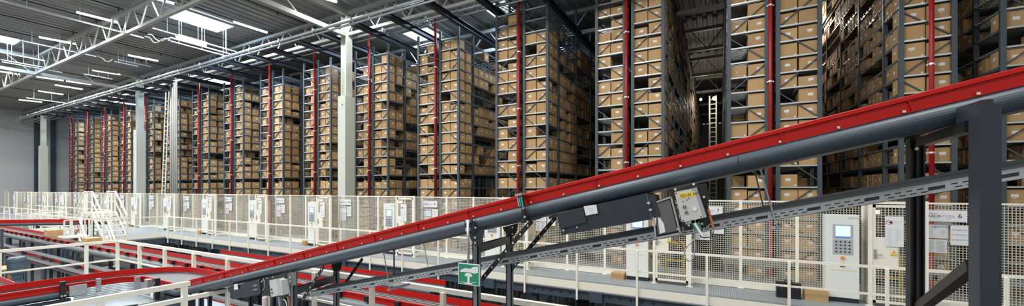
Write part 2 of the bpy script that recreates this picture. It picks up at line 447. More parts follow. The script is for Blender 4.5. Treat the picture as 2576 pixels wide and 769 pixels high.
for k in range(5, 22):
    x0 = 1.5 - P*(k-7) - 1.285
    frames = [(x0, 0), (x0+FW+GAP, 1)]
    pole = x0+FW+.03
    if k == 6: frames = [(4.35, 0)]; pole = 4.97
    if k == 5: frames = [(6.25, 0), (6.25+FW+GAP, 1)]; pole = 6.25+FW+.09
    rows = rowsL if 5 <= k <= 9 else rowsS
    top = EYE + 7.35 + (1.3 if k <= 9 else 0)
    if k <= 8: top = 11.2
    t = thing('storage_rack', 'tall slate grey steel box rack, ' + rack_name(k), 'rack', (0, 0, 0), 0, 'tall box racks along the aisles')
    key = (len(rows), round(top, 1))
    for fx, fi in frames:
        for ri, yy in enumerate(rows):
            for xx in (fx+.055, fx+FW-.055):
                mesh_obj('upright', upr_mesh(top, ('u', key)), t, (xx, yy, 0))
        for yy in rows[:1]: mesh_obj('diagonal_brace', brace_mesh(top, ('b', key, (fi+k) % 2), (fi+k) % 2), t, (fx, yy+.03, 0))
        for z in LV:
            if z < top-.35: mesh_obj('shelf', shelf_mesh(rows, ('s', len(rows))), t, (fx, 0, z))
    RK[k] = (frames, rows, top, pole)
    # red sprinkler riser
    zt = EYE + 8.05
    o = MB().tube([(pole, YR-.12, 1.6), (pole, YR-.12, zt)], .055, 10)
    o.tube([(pole, YR-.12, -3), (pole, YR-.12, 1.62)], .042, 10)
    j = 0; z = 3.3
    q = MB()
    while z < zt:
        q.tube([(pole, YR-.12, z), (pole, YR-.12, z+.05)], .066, 10); q.box(pole-.09, pole+.09, YR-.10, YR-.04, z, z+.04); z += 2.35
    if k >= 5:
        pt = thing('sprinkler_riser', 'red vertical sprinkler pipe on the front of the ' + rack_name(k), 'pipe', (0,0,0), 0, 'red sprinkler pipes')
        o.build('riser_tube', 'redp', pt, smooth=True); q.build('pipe_clamp', 'zinc', pt)
# dark rails (crane top guides) over the rack edges
for k in range(5, 22):
    fr, rows, top, pole = RK[k]
    xs = (fr[0][0]+.06, fr[-1][0]+FW-.06)
    for s, x in zip(('left', 'right'), xs):
        if k == 5 and s == 'right': continue
        zz = EYE+7.47
        if k <= 8: zz = EYE+7.6
        y1 = rows[-1]+.3
        mb = MB().box(x-.10, x+.10, 12.27, y1, zz, zz+.02).box(x-.10, x+.10, 12.27, y1, zz+.22, zz+.24).box(x-.012, x+.012, 12.27, y1, zz, zz+.24).box(x-.10, x+.10, 12.27, 12.29, zz, zz+.24)
        tag(mb.build('guide_rail', 'dark'), 'dark guide rail over the %s edge of the %s' % (s, rack_name(k)), 'rail', 'overhead guide rails')
    # cross ties
# aisle crane far away between racks 7 and 8
t = thing('stacker_crane', 'distant pale stacker crane mast with ladder in the bright aisle', 'crane', (-.5, 33, 0))
mb = MB()
for s in (-.16, .28): mb.box(s-.05, s+.05, -.1, .1, -3, EYE+7)
mb.build('mast', 'white', t)
mb = MB()
for i in range(34): mb.box(-.11, .23, -.03, .03, -2.5+i*.35, -2.44+i*.35)
mb.build('ladder_rung', 'white', t)
MB().box(-.6, .5, .1, 1.2, EYE+2.0, EYE+2.9).build('crane_carriage', 'cab', t)
for i, (px, py, Y, l) in enumerate(((1797,247,30,'bright round lamp hanging at the end of the bright aisle'),(1763,250,32,'small lamp left of the round lamp in the bright aisle'),(1728,250,36,'smallest lamp far down the bright aisle beside the boxes'))):
    p = at(px, py, Y=Y)
    t = thing('aisle_lamp', l, 'lamp', p)
    r = .13 if i == 0 else .09
    rings = []
    for q in np.linspace(.05, PI-.05, 8): rings.append([(r*math.sin(q)*math.cos(u), r*math.sin(q)*math.sin(u), -r*math.cos(q)) for u in np.linspace(0, 2*PI, 13)[:-1]])
    MB().loft(rings).build('lamp_glass', 'lampglow', t, smooth=True)
    MB().tube([(0,0,r*.9),(0,0,r*1.7)], .05, 8).tube([(0,0,r),(0,0,ZC-p.z-.1)], .012, 5).build('lamp_cord', 'dark', t)
    ld = bpy.data.lights.new('aisle_light', 'POINT'); ld.energy = 45; ld.color = (1,.95,.85); ld.shadow_soft_size = .12
    lo = bpy.data.objects.new('aisle_light', ld); C.objects.link(lo); lo.parent = t; lo.location = (0,0,-.3)

for i, (x_, y_, z_, l) in enumerate(((3.5, 24, 8.3, 'unseen round lamp added high over the aisle right of the bright one'), (3.5, 32, 8.4, 'second unseen round lamp added over the aisle right of the bright one'))):  # unseen lamps, added to brighten the rack flank along this aisle
    t = thing('aisle_lamp', l, 'lamp', (x_, y_, EYE+z_))
    rings = [[(.13*math.sin(q)*math.cos(u), .13*math.sin(q)*math.sin(u), -.13*math.cos(q)) for u in np.linspace(0, 2*PI, 13)[:-1]] for q in np.linspace(.05, PI-.05, 8)]
    MB().loft(rings).build('lamp_glass', 'lampglow', t, smooth=True)
    MB().tube([(0,0,.12),(0,0,ZC-EYE-z_)], .012, 5).build('lamp_cord', 'dark', t)
    ld = bpy.data.lights.new('aisle_light', 'POINT'); ld.energy = (200, 170)[i]; ld.color = (1,.96,.88); ld.shadow_soft_size = .14
    lo = bpy.data.objects.new('aisle_light', ld); C.objects.link(lo); lo.parent = t; lo.location = (0,0,-.3)
# ------------------------------------------------------------------ boxes
rnd = random.Random(7)
VAR = []   # (w, d, h)
for w_, d_ in ((.535, .40), (.52, .37), (.545, .41)):
    for h_ in (.395, .375, .35, .29): VAR.append((w_, d_, h_))
def label_quads(w_, d_, h_, v):
    """label rectangles: list of (face, u0,u1,v0,v1,mat) ; face 0 front(-Y) 1 right(+X) 2 left(-X)"""
    r = random.Random(v*13+5); out = []
    if r.random() < .55:
        u = r.uniform(-.06, .08); zz = r.uniform(.52, .62)*h_
        out.append((0, u-.065, u+.065, zz-.03, zz+.05))
    out.append((0, w_/2-.075, w_/2-.035, .02, .065))
    if r.random() < .5: out.append((0, -.012, .012, h_*.40, h_*.55))
    for f in (1, 2):
        u = r.uniform(-.08, .08); zz = r.uniform(.4, .6)*h_
        if r.random() < .8: out.append((f, u-.06, u+.06, zz-.035, zz+.045))
    return out
def box_geo(w_, d_, h_):
    return [(-w_/2,0,0),(w_/2,0,0),(w_/2,d_,0),(-w_/2,d_,0),(-w_/2,0,h_),(w_/2,0,h_),(w_/2,d_,h_),(-w_/2,d_,h_)], \
           [(3,2,1,0),(4,5,6,7),(0,1,5,4),(1,2,6,5),(2,3,7,6),(3,0,4,7)]
def quad_geo(q, w_, d_):
    f, u0, u1, a, b = q; e = .0025
    if f == 0: return [(u0,-e,a),(u1,-e,a),(u1,-e,b),(u0,-e,b)]
    if f == 1: return [(w_/2+e,d_/2+u0,a),(w_/2+e,d_/2+u1,a),(w_/2+e,d_/2+u1,b),(w_/2+e,d_/2+u0,b)]
    return [(-w_/2-e,d_/2+u1,a),(-w_/2-e,d_/2+u0,a),(-w_/2-e,d_/2+u0,b),(-w_/2-e,d_/2+u1,b)]
cands = []
occ = []
for k in range(5, 22):
    fr, rows, top, pole = RK[k]
    ztop = 9.45 if k > 8 else 11.0
    for fi, (fx, _) in enumerate(fr):
        for li, z in enumerate(LV):
            if z > top-.45 or z > ztop: continue
            for b in range(len(rows)-1):
                ya, yb = rows[b]+.06, rows[b+1]-.05
                n = 2 if b == 0 else 5
                # two box columns across the frame
                for cx_ in range(2):
                    inner = (fi == 0 and cx_ == 1) or (fi == 1 and cx_ == 0)
                    if k == 6: inner = False
                    if b > 0 and inner and True: continue
                    miss = .08 if b == 0 else .20
                    if fi == 0 and cx_ == 0 and b == 0: miss = .42 if k != 9 else .3
                    if z > 8.6 and k > 8: miss += .35
                    if b > 0 and rnd.random() < .22: continue
                    step = (yb-ya)/n
                    for j in range(n):
                        if rnd.random() < miss:
                            if b == 0: break
                            continue
                        v = rnd.randrange(len(VAR)); w_, d_, h_ = VAR[v]
                        if rnd.random() < .55: h_ = VAR[v - v % 4][2]; v = v - v % 4
                        x = fx + (.285 if cx_ == 0 else FW-.285) + rnd.uniform(-.006, .006)
                        y = ya + j*step + (.0 if b == 0 and j == 0 else rnd.uniform(.005, .03))
                        cands.append((k, fi, cx_, li, z, b, j, v, x, y))
def score(c):
    k, fi, cx_, li, z, b, j, v, x, y = c
    w_, d_, h_ = VAR[v]
    p = project((x, y, z+h_/2))
    if not p: return 0
    px, py, t = p
    if not (-5 < px < 2580 and -8 < py < 735): return 0
    s = F/t
    a = 0
    if b == 0 and j == 0: a += w_*CO*h_*s*s*.9
    # flank facing camera
    right = (fi == 1 and cx_ == 1); left = (fi == 0 and cx_ == 0)
    if k >= 8 and right and not (b == 0 and j > 0): a += d_*h_*s*s*max(0, (-x)/y)*.9
    if k <= 7 and left: a += d_*h_*s*s*max(0, x/y)*.9
    if b > 0 and a > 0:   # hidden behind the next rack?
        if k >= 8:
            xn = RK[k-1][0][0][0]; yc = y*xn/x if x < -1e-3 else 0
            if xn < 0 and yc > YR+.1: a *= .02
    yred = 707-.2563*(px-463)
    hb = .034*(px+560)
    if yred-3 < py < yred+hb+3: a *= .05
    if py > 512: a *= .35
    if py > 640: a *= .2
    if 2440 < px < 2510 and py > 250: a *= .05
    if 2280 < px < 2325 and py > 340: a *= .05
    if 855 < px < 892 and py > 75: a *= .1
    return a
sco = [(score(c), i) for i, c in enumerate(cands)]
sco.sort(key=lambda q: -q[0])
chosen = set(i for s, i in sco[:298] if s > 0)
# prototypes
proto = []
for v, (w_, d_, h_) in enumerate(VAR):
    vs, fs = box_geo(w_, d_, h_)
    b = MB().add(vs, fs).build('cardboard_box', 'card')
    ls = [MB().add(quad_geo(q, w_, d_), [(0,1,2,3)]).build('shipping_label', 'label', b) for q in label_quads(w_, d_, h_, v)]
    tp = MB().add([(-.014,-.0015,h_+.001),(.014,-.0015,h_+.001),(.014,d_,h_+.001),(-.014,d_,h_+.001)], [(0,1,2,3)])
    tpo = tp.build('packing_tape', 'tape', b)
    proto.append((b, ls+[tpo]))
COLN = {(0,0): 'leftmost', (0,1): 'left of the red pipe', (1,0): 'right of the red pipe', (1,1): 'rightmost'}
def box_label(c):
    k, fi, cx_, li, z, b, j, v, x, y = c
    n = sum(1 for q in LV if q > 2.0 and q <= z+.01)
    lev = '%s shelf above fence' % ORD[n] if z > 2.0 else '%s shelf down behind mesh' % ORD[sum(1 for q in LV if q <= 2.0 and q >= z-.01)]
    rk = rack_name(k).replace('the bright aisle', 'bright aisle').replace(', cut by the photo edge', '')
    if b == 0 and j == 0:
        col = COLN[(fi, cx_)] if k != 6 else ('left' if cx_ == 0 else 'right')
        return 'box %s, %s, %s' % (col.replace('of the red pipe', 'of red pipe'), lev, rk)
    cnt = j if b == 0 else 2+5*(b-1)+j
    return 'flank box %s back, %s, %s' % (ORD[min(cnt, 20)] if cnt <= 20 else 'far', lev, rk)
used = set()
for i in sorted(chosen):
    c = cands[i]; v = c[7]
    b, chs = proto[v]
    if v in used:
        nb = b.copy(); C.objects.link(nb)
        for ch in chs:
            n = ch.copy(); C.objects.link(n); n.parent = nb
    else: nb = b; used.add(v)
    nb.location = (c[8], c[9], c[4]+.001)
    tag(nb, box_label(c), 'box', 'cardboard boxes on the racks')
for v, tr in enumerate(proto):
    if v not in used:
        for o in tr[1]+[tr[0]]: bpy.data.objects.remove(o)
# the rest: one object
V = []; FA = []; MI = []
base = 0
for i, c in enumerate(cands):
    if i in chosen: continue
    v = c[7]; w_, d_, h_ = VAR[v]; x, y, z = c[8], c[9], c[4]+.001
    vs, fs = box_geo(w_, d_, h_)
    V += [(a+x, b_+y, c_+z) for a, b_, c_ in vs]; FA += [tuple(q+base for q in f) for f in fs]; MI += [0]*6; base += 8
    for q in label_quads(w_, d_, h_, v):
        if c[0] >= 8 and q[0] == 2: continue
        if c[0] < 8 and q[0] == 1: continue
        if q[0] == 0 and (c[5] > 0 or c[6] > 0): continue
        V += [(a+x, b_+y, c_+z) for a, b_, c_ in quad_geo(q, w_, d_)]; FA.append((base, base+1, base+2, base+3)); MI.append(1); base += 4
me = bpy.data.meshes.new('stored_boxes'); me.from_pydata(V, [], FA); me.materials.append(M['cards']); me.materials.append(M['label'])
me.polygons.foreach_set('material_index', MI)
o = bpy.data.objects.new('stored_boxes', me); C.objects.link(o)
tag(o, 'the many further cardboard boxes filling the racks deeper and farther away', 'boxes', kind='stuff')
# ------------------------------------------------------------------ mesh fence with gates
YF = 10.8; ZF = 2.09
def wires(w_, h_, name='wire_mesh'):
    key = (name, round(w_, 3), round(h_, 3))
    if key in mesh_cache: return mesh_cache[key]
    mb = MB(); r = .0050; n = int(round(w_/.05)); m_ = int(round(h_/.05))
    for i in range(1, n): x = i*w_/n; mb.box(x-r, x+r, -.004, .004, 0, h_)
    for j in range(1, m_): z = j*h_/m_; mb.box(0, w_, -.004, .004, z-r, z+r)
    o = mb.build('wire_mesh', 'wire'); me = o.data; bpy.data.objects.remove(o); mesh_cache[key] = me; return me
def fence_panel(x0, x1, label, y=YF, z1=ZF, along='x', mesh=True):
    w_ = x1-x0
    t = thing('mesh_fence', label, 'fence', (x0, y, 0) if along == 'x' else (x0, y, 0), 0 if along == 'x' else PI/2, 'cream mesh fence panels')
    key = ('fp', round(w_, 3))
    if key not in mesh_cache:
        fr = MB()
        for a in (0, w_-.035): fr.box(a, a+.035, -.02, .02, .10, z1)
        fr.box(0, w_, -.018, .018, z1-.035, z1).box(0, w_, -.018, .018, .13, .16)
        o = fr.build('panel_frame', 'white'); a = o.data; bpy.data.objects.remove(o)
        o = MB().box(-.03, .03, -.03, .03, 0, z1+.01).box(-.06, .06, -.05, .05, 0, .012).build('post', 'white'); b = o.data; bpy.data.objects.remove(o)
        o = MB().box(.0, w_, -.034, -.022, .01, .145).build('kick_plate', 'white'); c = o.data; bpy.data.objects.remove(o)
        mesh_cache[key] = (a, b, c)
    a, b, c = mesh_cache[key]
    mesh_obj('panel_frame', a, t, (0,0,0)); mesh_obj('post', b, t, (-.0,0,0)); mesh_obj('kick_plate', c, t, (0,0,0))
    mesh_obj('wire_mesh', wires(w_-.05, z1-.2), t, (.025, 0, .165))
    return t
def lines(mb, x0, x1, z0, z1, n, h_, y, rr, full=.9):
    for i in range(n):
        z = z1-(z1-z0)*(i+.5)/n; L = (x1-x0)*(full if rr.random() < .7 else rr.uniform(.4, .9))
        mb.box(x0, x0+L, y-.001, y, z-h_/2, z+h_/2)
def notice(name, label, x0, x1, z0, z1, y, kind, group):
    t = thing(name, label, 'notice', (x0, y, z0), 0, group); w_, h_ = x1-x0, z1-z0; rr = random.Random(int(w_*1e4+h_*1e3))
    MB().box(0, w_, -.003, .003, 0, h_).build('sheet', 'paper', t)
    q = MB()
    if kind == 'columns':
        lines(q, .02, w_*.46, .02, h_*.92, 14, .004, -.004, rr); lines(q, w_*.53, w_-.02, .02, h_*.92, 14, .004, -.004, rr)
    elif kind == 'logo':
        lines(q, .03, w_*.4, h_*.2, h_*.62, 5, .003, -.004, rr); lines(q, w_*.7, w_-.03, h_*.3, h_*.62, 4, .003, -.004, rr)
    elif kind == 'pictures':
        for b in range(3):
            zz = h_*(.80-.25*b)
            for i in range(8): q.box(.02+i*(w_-.04)/8, .02+(i+.8)*(w_-.04)/8, -.004, -.003, zz-.028*(.5+rr.random()*.5), zz)
    elif kind == 'ban':
        lines(q, .03, w_*.45, .03, h_*.6, 14, .003, -.004, rr); lines(q, w_*.53, w_-.03, .03, h_*.6, 14, .003, -.004, rr)
        lines(q, w_*.48, w_-.02, h_*.73, h_*.86, 2, .006, -.004, rr, 1.)
    q.build('printed_lines', 'inkgrey', t)
    if kind == 'logo':
        text('logo_lettering', 'NEDCON', w_*.30, -.004, h_*.85, h_*.20, 'inkblue', t, 1.15)
        g = MB()
        for i in range(4): g.box(.02+i*.012, .029+i*.012, -.005, -.003, h_*.76, h_*.94)
        g.build('logo_emblem', 'inkblue', t)
    if kind == 'ban':
        cx_, cz = w_*.22, h_*.80; r = w_*.19
        ring = []
        for i in range(25):
            u = 2*PI*i/24; ring.append([(cx_+rr_*math.cos(u), -.005, cz+rr_*.85*math.sin(u)) for rr_ in (r, r*.82)])
        MB().loft(ring, closed=False).bar((cx_-r*.65, -.006, cz+r*.6), (cx_+r*.65, -.006, cz-r*.6), .008, .002).build('ban_ring', 'inkred', t)
        MB().loft([[(cx_+.02+.022*math.cos(2*PI*i/10), y_, cz+.022*math.sin(2*PI*i/10)) for i in range(10)] for y_ in (-.005, -.003)]).build('hand_pictogram', 'ink', t)
    return t
def unit(c, k, clen, near=True):
    g = 'gate %d' % k
    dl, dr = c+.7, c+1.515; YD = YF-.43
    # gate box
    t = thing('fence_gate', 'cream framed mesh gate jutting onto the walkway at number %d' % k, 'gate', (dl, YD, 0), 0, 'service gates in the mesh fence')
    w_ = dr-dl
    q = MB(); q.box(-.03, .03, -.03, .03, 0, ZF+.03).box(w_-.03, w_+.03, -.03, .03, 0, ZF+.03)
    q.box(0, w_, -.02, .02, ZF-.03, ZF+.02).box(-.07, .07, -.05, .05, 0, .012).box(w_-.07, w_+.07, -.05, .05, 0, .012)
    q.build('gate_frame', 'white', t)
    q = MB(); q.box(.035, .08, -.018, .018, .08, ZF-.05).box(w_-.08, w_-.035, -.018, .018, .08, ZF-.05).box(.035, w_-.035, -.018, .018, .08, .13).box(.035, w_-.035, -.018, .018, ZF-.1, ZF-.05)
    dlf = q.build('door_leaf', 'white', t)
    mesh_obj('wire_mesh', wires(w_-.14, ZF-.22), t, (.07, 0, .12))
    MB().box(.08, .42 if k == 6 else .34, -.016, .016, .80, 1.40).build('lock_plate', 'white', t)
    h = MB().box(.05, .09, -.03, -.018, .96, 1.15); h.tube([(.07,-.03,1.05),(.07,-.07,1.05),(.17,-.07,1.05)], .010, 6); h.build('door_handle', 'galv', t)
    for s, xx in (('l', 0), ('r', w_)):
        mesh_obj('wire_mesh', wires(.37, ZF-.2), t, (xx, .03, .165)).rotation_euler = (0, 0, PI/2)
        MB().box(xx-.02, xx+.02, .40, .44, 0, ZF).box(xx-.018, xx+.018, .02, .42, ZF-.035, ZF).box(xx-.012, xx+.012, .02, .42, .01, .145).build('return_frame', 'white', t)
    MB().box(.06, .16, .05, .12, 1.86, 1.93).build('gate_lamp', 'tubeweak', t)
    notice('prohibition_notice', 'white notice with red prohibition ring hung on the gate at number %d' % k, c+.92, c+1.19, 1.22, 1.82, YD-.03, 'ban', 'prohibition notices on the gates')
    w2 = thing('warning_sign', 'small white sign with yellow triangle on the gate at number %d' % k, 'sign', (c+1.0, YD-.026, 1.045), 0, 'warning signs on the gates')
    MB().box(0, .10, -.002, .002, 0, .13).build('plate', 'paper', w2)
    MB().polyY([(.01,.045),(.09,.045),(.05,.115)], -.004, -.002).box(.0, .10, -.004, -.002, .0, .035).build('warning_triangle', 'yellow', w2)
    # yellow frame behind
    yb = MB().box(c+.88, c+1.36, 11.0, 11.04, .93, .985).box(c+.88, c+1.36, 11.0, 11.04, .46, .515).box(c+1.32, c+1.36, 10.98, 11.02, .0, .985).box(c+.88, c+.92, 10.98, 11.02, 0, .985)
    tag(yb.build('yellow_barrier', 'yellow'), 'yellow two-rail barrier behind the gate at number %d' % k, 'barrier', 'yellow barriers behind the gates')
    # cabinet
    t = thing('control_cabinet', 'light grey control cabinet with screen and keypad beside gate number %d' % k, 'cabinet', (c, 10.42, 0), 0, 'control cabinets on the walkway')
    W_ = .55
    MB().box(0, W_, .02, .33, .09, 1.82).build('housing', 'cab', t)
    MB().box(.01, W_-.01, .03, .32, 0, .09).build('plinth', 'dark', t)
    MB().box(.01, W_-.01, 0, .02, .1, 1.81).build('door', 'cab', t)
    MB().box(.11, .44, -.008, 0, 1.33, 1.62).build('screen_bezel', 'panelgrey', t)
    MB().box(.11, .44, -.008, 0, 1.00, 1.31).build('keypad_plate', 'panelgrey', t)
    sb = MB().box(.16, .40, -.011, -.007, 1.375, 1.59).build('screen', 'screen', t)
    MB().box(.16, .40, -.0115, -.0108, 1.35, 1.375).build('screen_bar', 'screenblue', t)
    if near:
        for i in range(4):
            for j in range(4): MB().box(.155+.072*i, .18+.072*i, -.018, -.008, 1.04+.07*j, 1.065+.07*j).build('button', 'ink', t)
        text('maker_lettering', 'NELTON', .36, -.002, 1.755, .055, 'inkgrey', t, 1.)
    else:
        q = MB()
        for i in range(4):
            for j in range(4): q.box(.155+.072*i, .18+.072*i, -.014, -.008, 1.04+.07*j, 1.065+.07*j)
        q.build('keypad', 'ink', t)
    MB().loft([[(.27+.035*math.cos(2*PI*i/12), y_, .93+.03*math.sin(2*PI*i/12)) for i in range(12)] for y_ in (-.03, 0)]).build('pilot_light', 'orange', t)
    MB().box(.235, .31, -.006, 0, .74, .82).build('emergency_plate', 'inkred' if not near else 'dark', t)
    MB().box(.255, .29, -.02, -.006, .755, .80).build('main_switch', 'orange', t)
    MB().box(.06, .5, -.001, .0005, .66, .668).build('yellow_stripe', 'yellow', t)
    # signs
    t = thing('gate_sign', 'white gate sign reading %d above notices on the mesh fence' % k, 'sign', (c+1.60, YF-.05, 1.72), 0, 'numbered gate signs')
    MB().box(0, .62, -.004, .004, 0, .22).build('sign_board', 'paper', t)
    text('lettering', 'QUICK', .02, -.006, .105, .062, 'ink', t, 1.22)
    text('lettering', 'STORE', .235, -.006, .105, .060, 'inkgrey', t, 1.2)
    text('gate_number', str(k), .52, -.006, .11, .12, 'ink', t, 1., 'CENTER')
    MB().box(.08, .2, -.005, -.003, .155, .160).box(.33, .40, -.005, -.003, .055, .059).build('small_print', 'ink', t)
    notice('company_notice', 'white sheet with blue heading, upper left under gate sign %d' % k, c+1.62, c+1.955, 1.39, 1.65, YF-.05, 'logo', 'company notices under the gate signs')
    notice('text_notice', 'white sheet with two text columns, lowest under gate sign %d' % k, c+1.62, c+1.945, 1.10, 1.365, YF-.05, 'columns', 'text notices under the gate signs')
    notice('picture_notice', 'white sheet with three rows of small pictures, right under gate sign %d' % k, c+1.99, c+2.25, 1.27, 1.65, YF-.05, 'pictures', 'picture notices under the gate signs')
    # panels
    fence_panel(dr, c+2.6, 'mesh fence panel carrying the sign of gate %d' % k)
    fence_panel(c+2.6, c+3.7, 'mesh fence panel next right of the signed panel of gate %d' % k)
    fence_panel(c+3.7, c+clen+.7, 'mesh fence panel between gate %d and the cabinet to its right' % k)
    # transfer station behind the fence
    t = thing('transfer_station', 'pale box transfer conveyor standing behind the mesh fence at number %d' % k, 'conveyor', (c+2.2, 12.0, 0), 0, 'box transfer conveyors behind the fence')
    MB().box(0, 1.5, 0, .06, .34, .44).box(0, 1.5, .6, .66, .34, .44).box(0, .05, 0, .66, .34, .44).build('side_frame', 'truss', t)
    q = MB()
    for i in range(12): q.tube([(.1+.12*i, .06, .40), (.1+.12*i, .6, .40)], .022, 6)
    q.build('rollers', 'galv', t)
    for xx in (.1, 1.4):
        for yy in (.03, .63): MB().box(xx-.025, xx+.025, yy-.025, yy+.025, 0, .34).build('leg', 'truss', t)
M['tubeweak'] = mat('gate_lamp_glow', (1,1,1), .4, emit=(1,1,.96), es=1.6)
cab_x = {6: 1.99}
for k in range(7, 22): cab_x[k] = -2.155-4.36*(k-7)
for k in range(6, 22):
    if cab_x[k] < -62.5: continue
    clen = (cab_x[k-1]-cab_x[k]) if k > 6 else 4.36
    unit(cab_x[k], k, clen, near=(k <= 9))
for i in range(4):
    fence_panel(6.4+1.1*i+.65, 7.5+1.1*i+.65, 'mesh fence panel at the far right outside the numbered gates')
# left end of the fence
e0 = min(cab_x.values())
fence_panel(e0-.6, e0+.7, 'leftmost mesh fence panel beside the end wall')

# things on the walkway
t = thing('tool_case', 'black plastic tool case standing on the walkway before the mesh fence', 'case', (1.10, 10.25, 0))
MB().box(0, .44, 0, .16, 0, .33).build('case_shell', 'black', t)
MB().box(.0, .44, -.006, .166, .20, .212).box(.06, .10, -.012, 0, .17, .24).box(.34, .38, -.012, 0, .17, .24).build('case_seam', 'dark', t)
MB().tube([(.15,.08,.33),(.16,.08,.37),(.28,.08,.37),(.29,.08,.33)], .012, 6).build('handle', 'black', t)
def carton(x, y, z, w_, d_, h_, rz, label, cat='box', group=None, m='card'):
    b = MB().box(-w_/2, w_/2, -d_/2, d_/2, 0, h_).build('carton', m, loc=(x, y, z)); b.rotation_euler = (0, 0, rz); tag(b, label, cat, group)
    tp = MB().box(-w_/2-.001, w_/2+.001, -.025, .025, h_, h_+.001).box(-w_/2-.001, -w_/2, -.025, .025, h_*.75, h_).box(w_/2, w_/2+.001, -.025, .025, h_*.75, h_)
    tp.build('packing_tape', 'tape', b); MB().box(-.06, .06, -d_/2-.001, -d_/2, h_*.35, h_*.55).build('shipping_label', 'label', b) if h_ > .3 else None
    return b
carton(1.80, 10.4, 0, .40, .3, .24, 0, 'brown cardboard box on the walkway between tool case and cabinet')
carton(-2.36, 10.45, 0, .33, .3, .16, 0, 'low cardboard box on the walkway left of cabinet number 7')
for k in (10, 12, 14): carton(cab_x[k]-.14, 10.45, 0, .2, .25, .2, 0, 'small cardboard box at the foot of cabinet number %d' % k, group='small boxes beside cabinets')

# ------------------------------------------------------------------ railings
def railing(pts, label, top=1.02, mid=.52, toe=True, post_dz=-.28, spacing=1.39, r=.021, x_off=None, base_thing=True, posts=None, post_w=.045, th=.045):
    """pts: list of (x, y) plan polyline at deck z=0"""
    t = thing('handrail', label, 'railing', (pts[0][0], pts[0][1], 0)); o0 = Vector((pts[0][0], pts[0][1], 0))
    P3 = [Vector((p[0], p[1], 0))-o0 for p in pts]
    a = MB(); b = MB(); c = MB()
    for i in range(len(P3)-1):
        d = (P3[i+1]-P3[i]).normalized(); e = d*.02
        a.bar(P3[i]-e+Vector((0,0,top-.02)), P3[i+1]+e+Vector((0,0,top-.02)), th, th)
        b.bar(P3[i]+Vector((0,0,mid)), P3[i+1]+Vector((0,0,mid)), .035, .035)
        if toe: c.bar(P3[i]+Vector((0,0,.057)), P3[i+1]+Vector((0,0,.057)), .010, .18)
    a.build('top_rail', 'white', t); b.build('middle_rail', 'white', t)
    if toe: c.build('toe_board', 'white', t)
    pp = []
    for i in range(len(P3)-1):
        L = (P3[i+1]-P3[i]).length; d = (P3[i+1]-P3[i])/L; s = (posts if posts is not None and i == 0 else 0.0)
        while s <= L+.01: pp.append(P3[i]+d*s); s += spacing
    for p in pp[:98]:
        MB().box(-post_w/2, post_w/2, -post_w/2-.03, post_w/2-.03, post_dz, top-.04).build('post', 'white', t, loc=p)
    return t
railing([(12.35, 9.0), (-24.2, 9.0)], 'cream railing with toe board along the long walkway in front of the fence', posts=.07)
railing([(-24.35, 8.95), (-24.35, 6.62)], 'short cream railing across the end of the left platform', spacing=1.1, posts=.2)
railing([(-26.0, 6.62), (-33.9, 6.62), (-33.9, 8.0), (-62, 8.0)], 'cream railing of the platform behind the stile, reaching the far left', spacing=1.5)
railing([(-34.4, 10.0), (-50.0, 10.0)], 'short cream railing nearer the fence at the far left', spacing=1.6, toe=False)
railing([(-13.9, 1.4), (-13.9, 4.2), (-.6, 4.2)], 'cream railing turning a corner behind the curved belt conveyor', spacing=1.33, posts=.9, mid=.52, toe=False, post_dz=-.05, post_w=.062, th=.062)
# near railing at the bottom
t = thing('handrail', 'thick cream railing in the lower foreground over the inner side of the belt curve', 'railing', (-6.86, 2.8, 0))
MB().bar((0, .03, .98), (0, -2.6, .98), .066, .066).build('top_rail', 'white', t)
MB().bar((.0, .95, .765), (0, -2.6, .765), .06, .06).build('middle_rail', 'white', t)
for y in (-.03, -.90, -1.8): MB().box(-.032, .032, -.032, .032, 0, .96).build('post', 'white', t, loc=(0, y, 0))

# support beam with holes under the walkway edge
t = thing('support_beam', 'slate steel beam with round holes under the walkway edge', 'beam', (0, 9.02, -.05))
MB().box(-24, 12, .0, .012, -.20, -.02).box(-24, 12, -.05, .0, -.03, -.018).box(-24, 12, -.05, .0, -.21, -.198).build('beam_web', 'slate', t)
q = MB(); x = -23.6; i = 0
while x < 12:
    if i % 8 < 6: q.loft([[(x+.028*math.cos(2*PI*j/8), y_, -.11+.028*math.sin(2*PI*j/8)) for j in range(8)] for y_ in (-.002, .001)])
    x += .24; i += 1
tag(q.build('beam_holes', 'black', t), kind='stuff')
for i in range(12): MB().box(-23.0+2.9*i, -22.7+2.9*i, -.08, -.01, -.24, -.0).build('bracket_plate', 'slate', t)
for i in range(10):
    tag(MB().box(-23.3+3.8*i, -23.15+3.8*i, 9.15, 9.3, -4, -.06).build('deck_column', 'slate'), 'slate steel post carrying the walkway deck from below', 'post', 'posts under the walkway')
t = thing('support_beam', 'dark beam under the left platform edge facing the conveyors', 'beam', (-24.2, 6.65, 0))
MB().box(-.02, .0, -.05, 2.35, -.34, -.06).box(-9.6, 0, -.05, -.03, -.34, -.06).build('beam_web', 'slate', t)

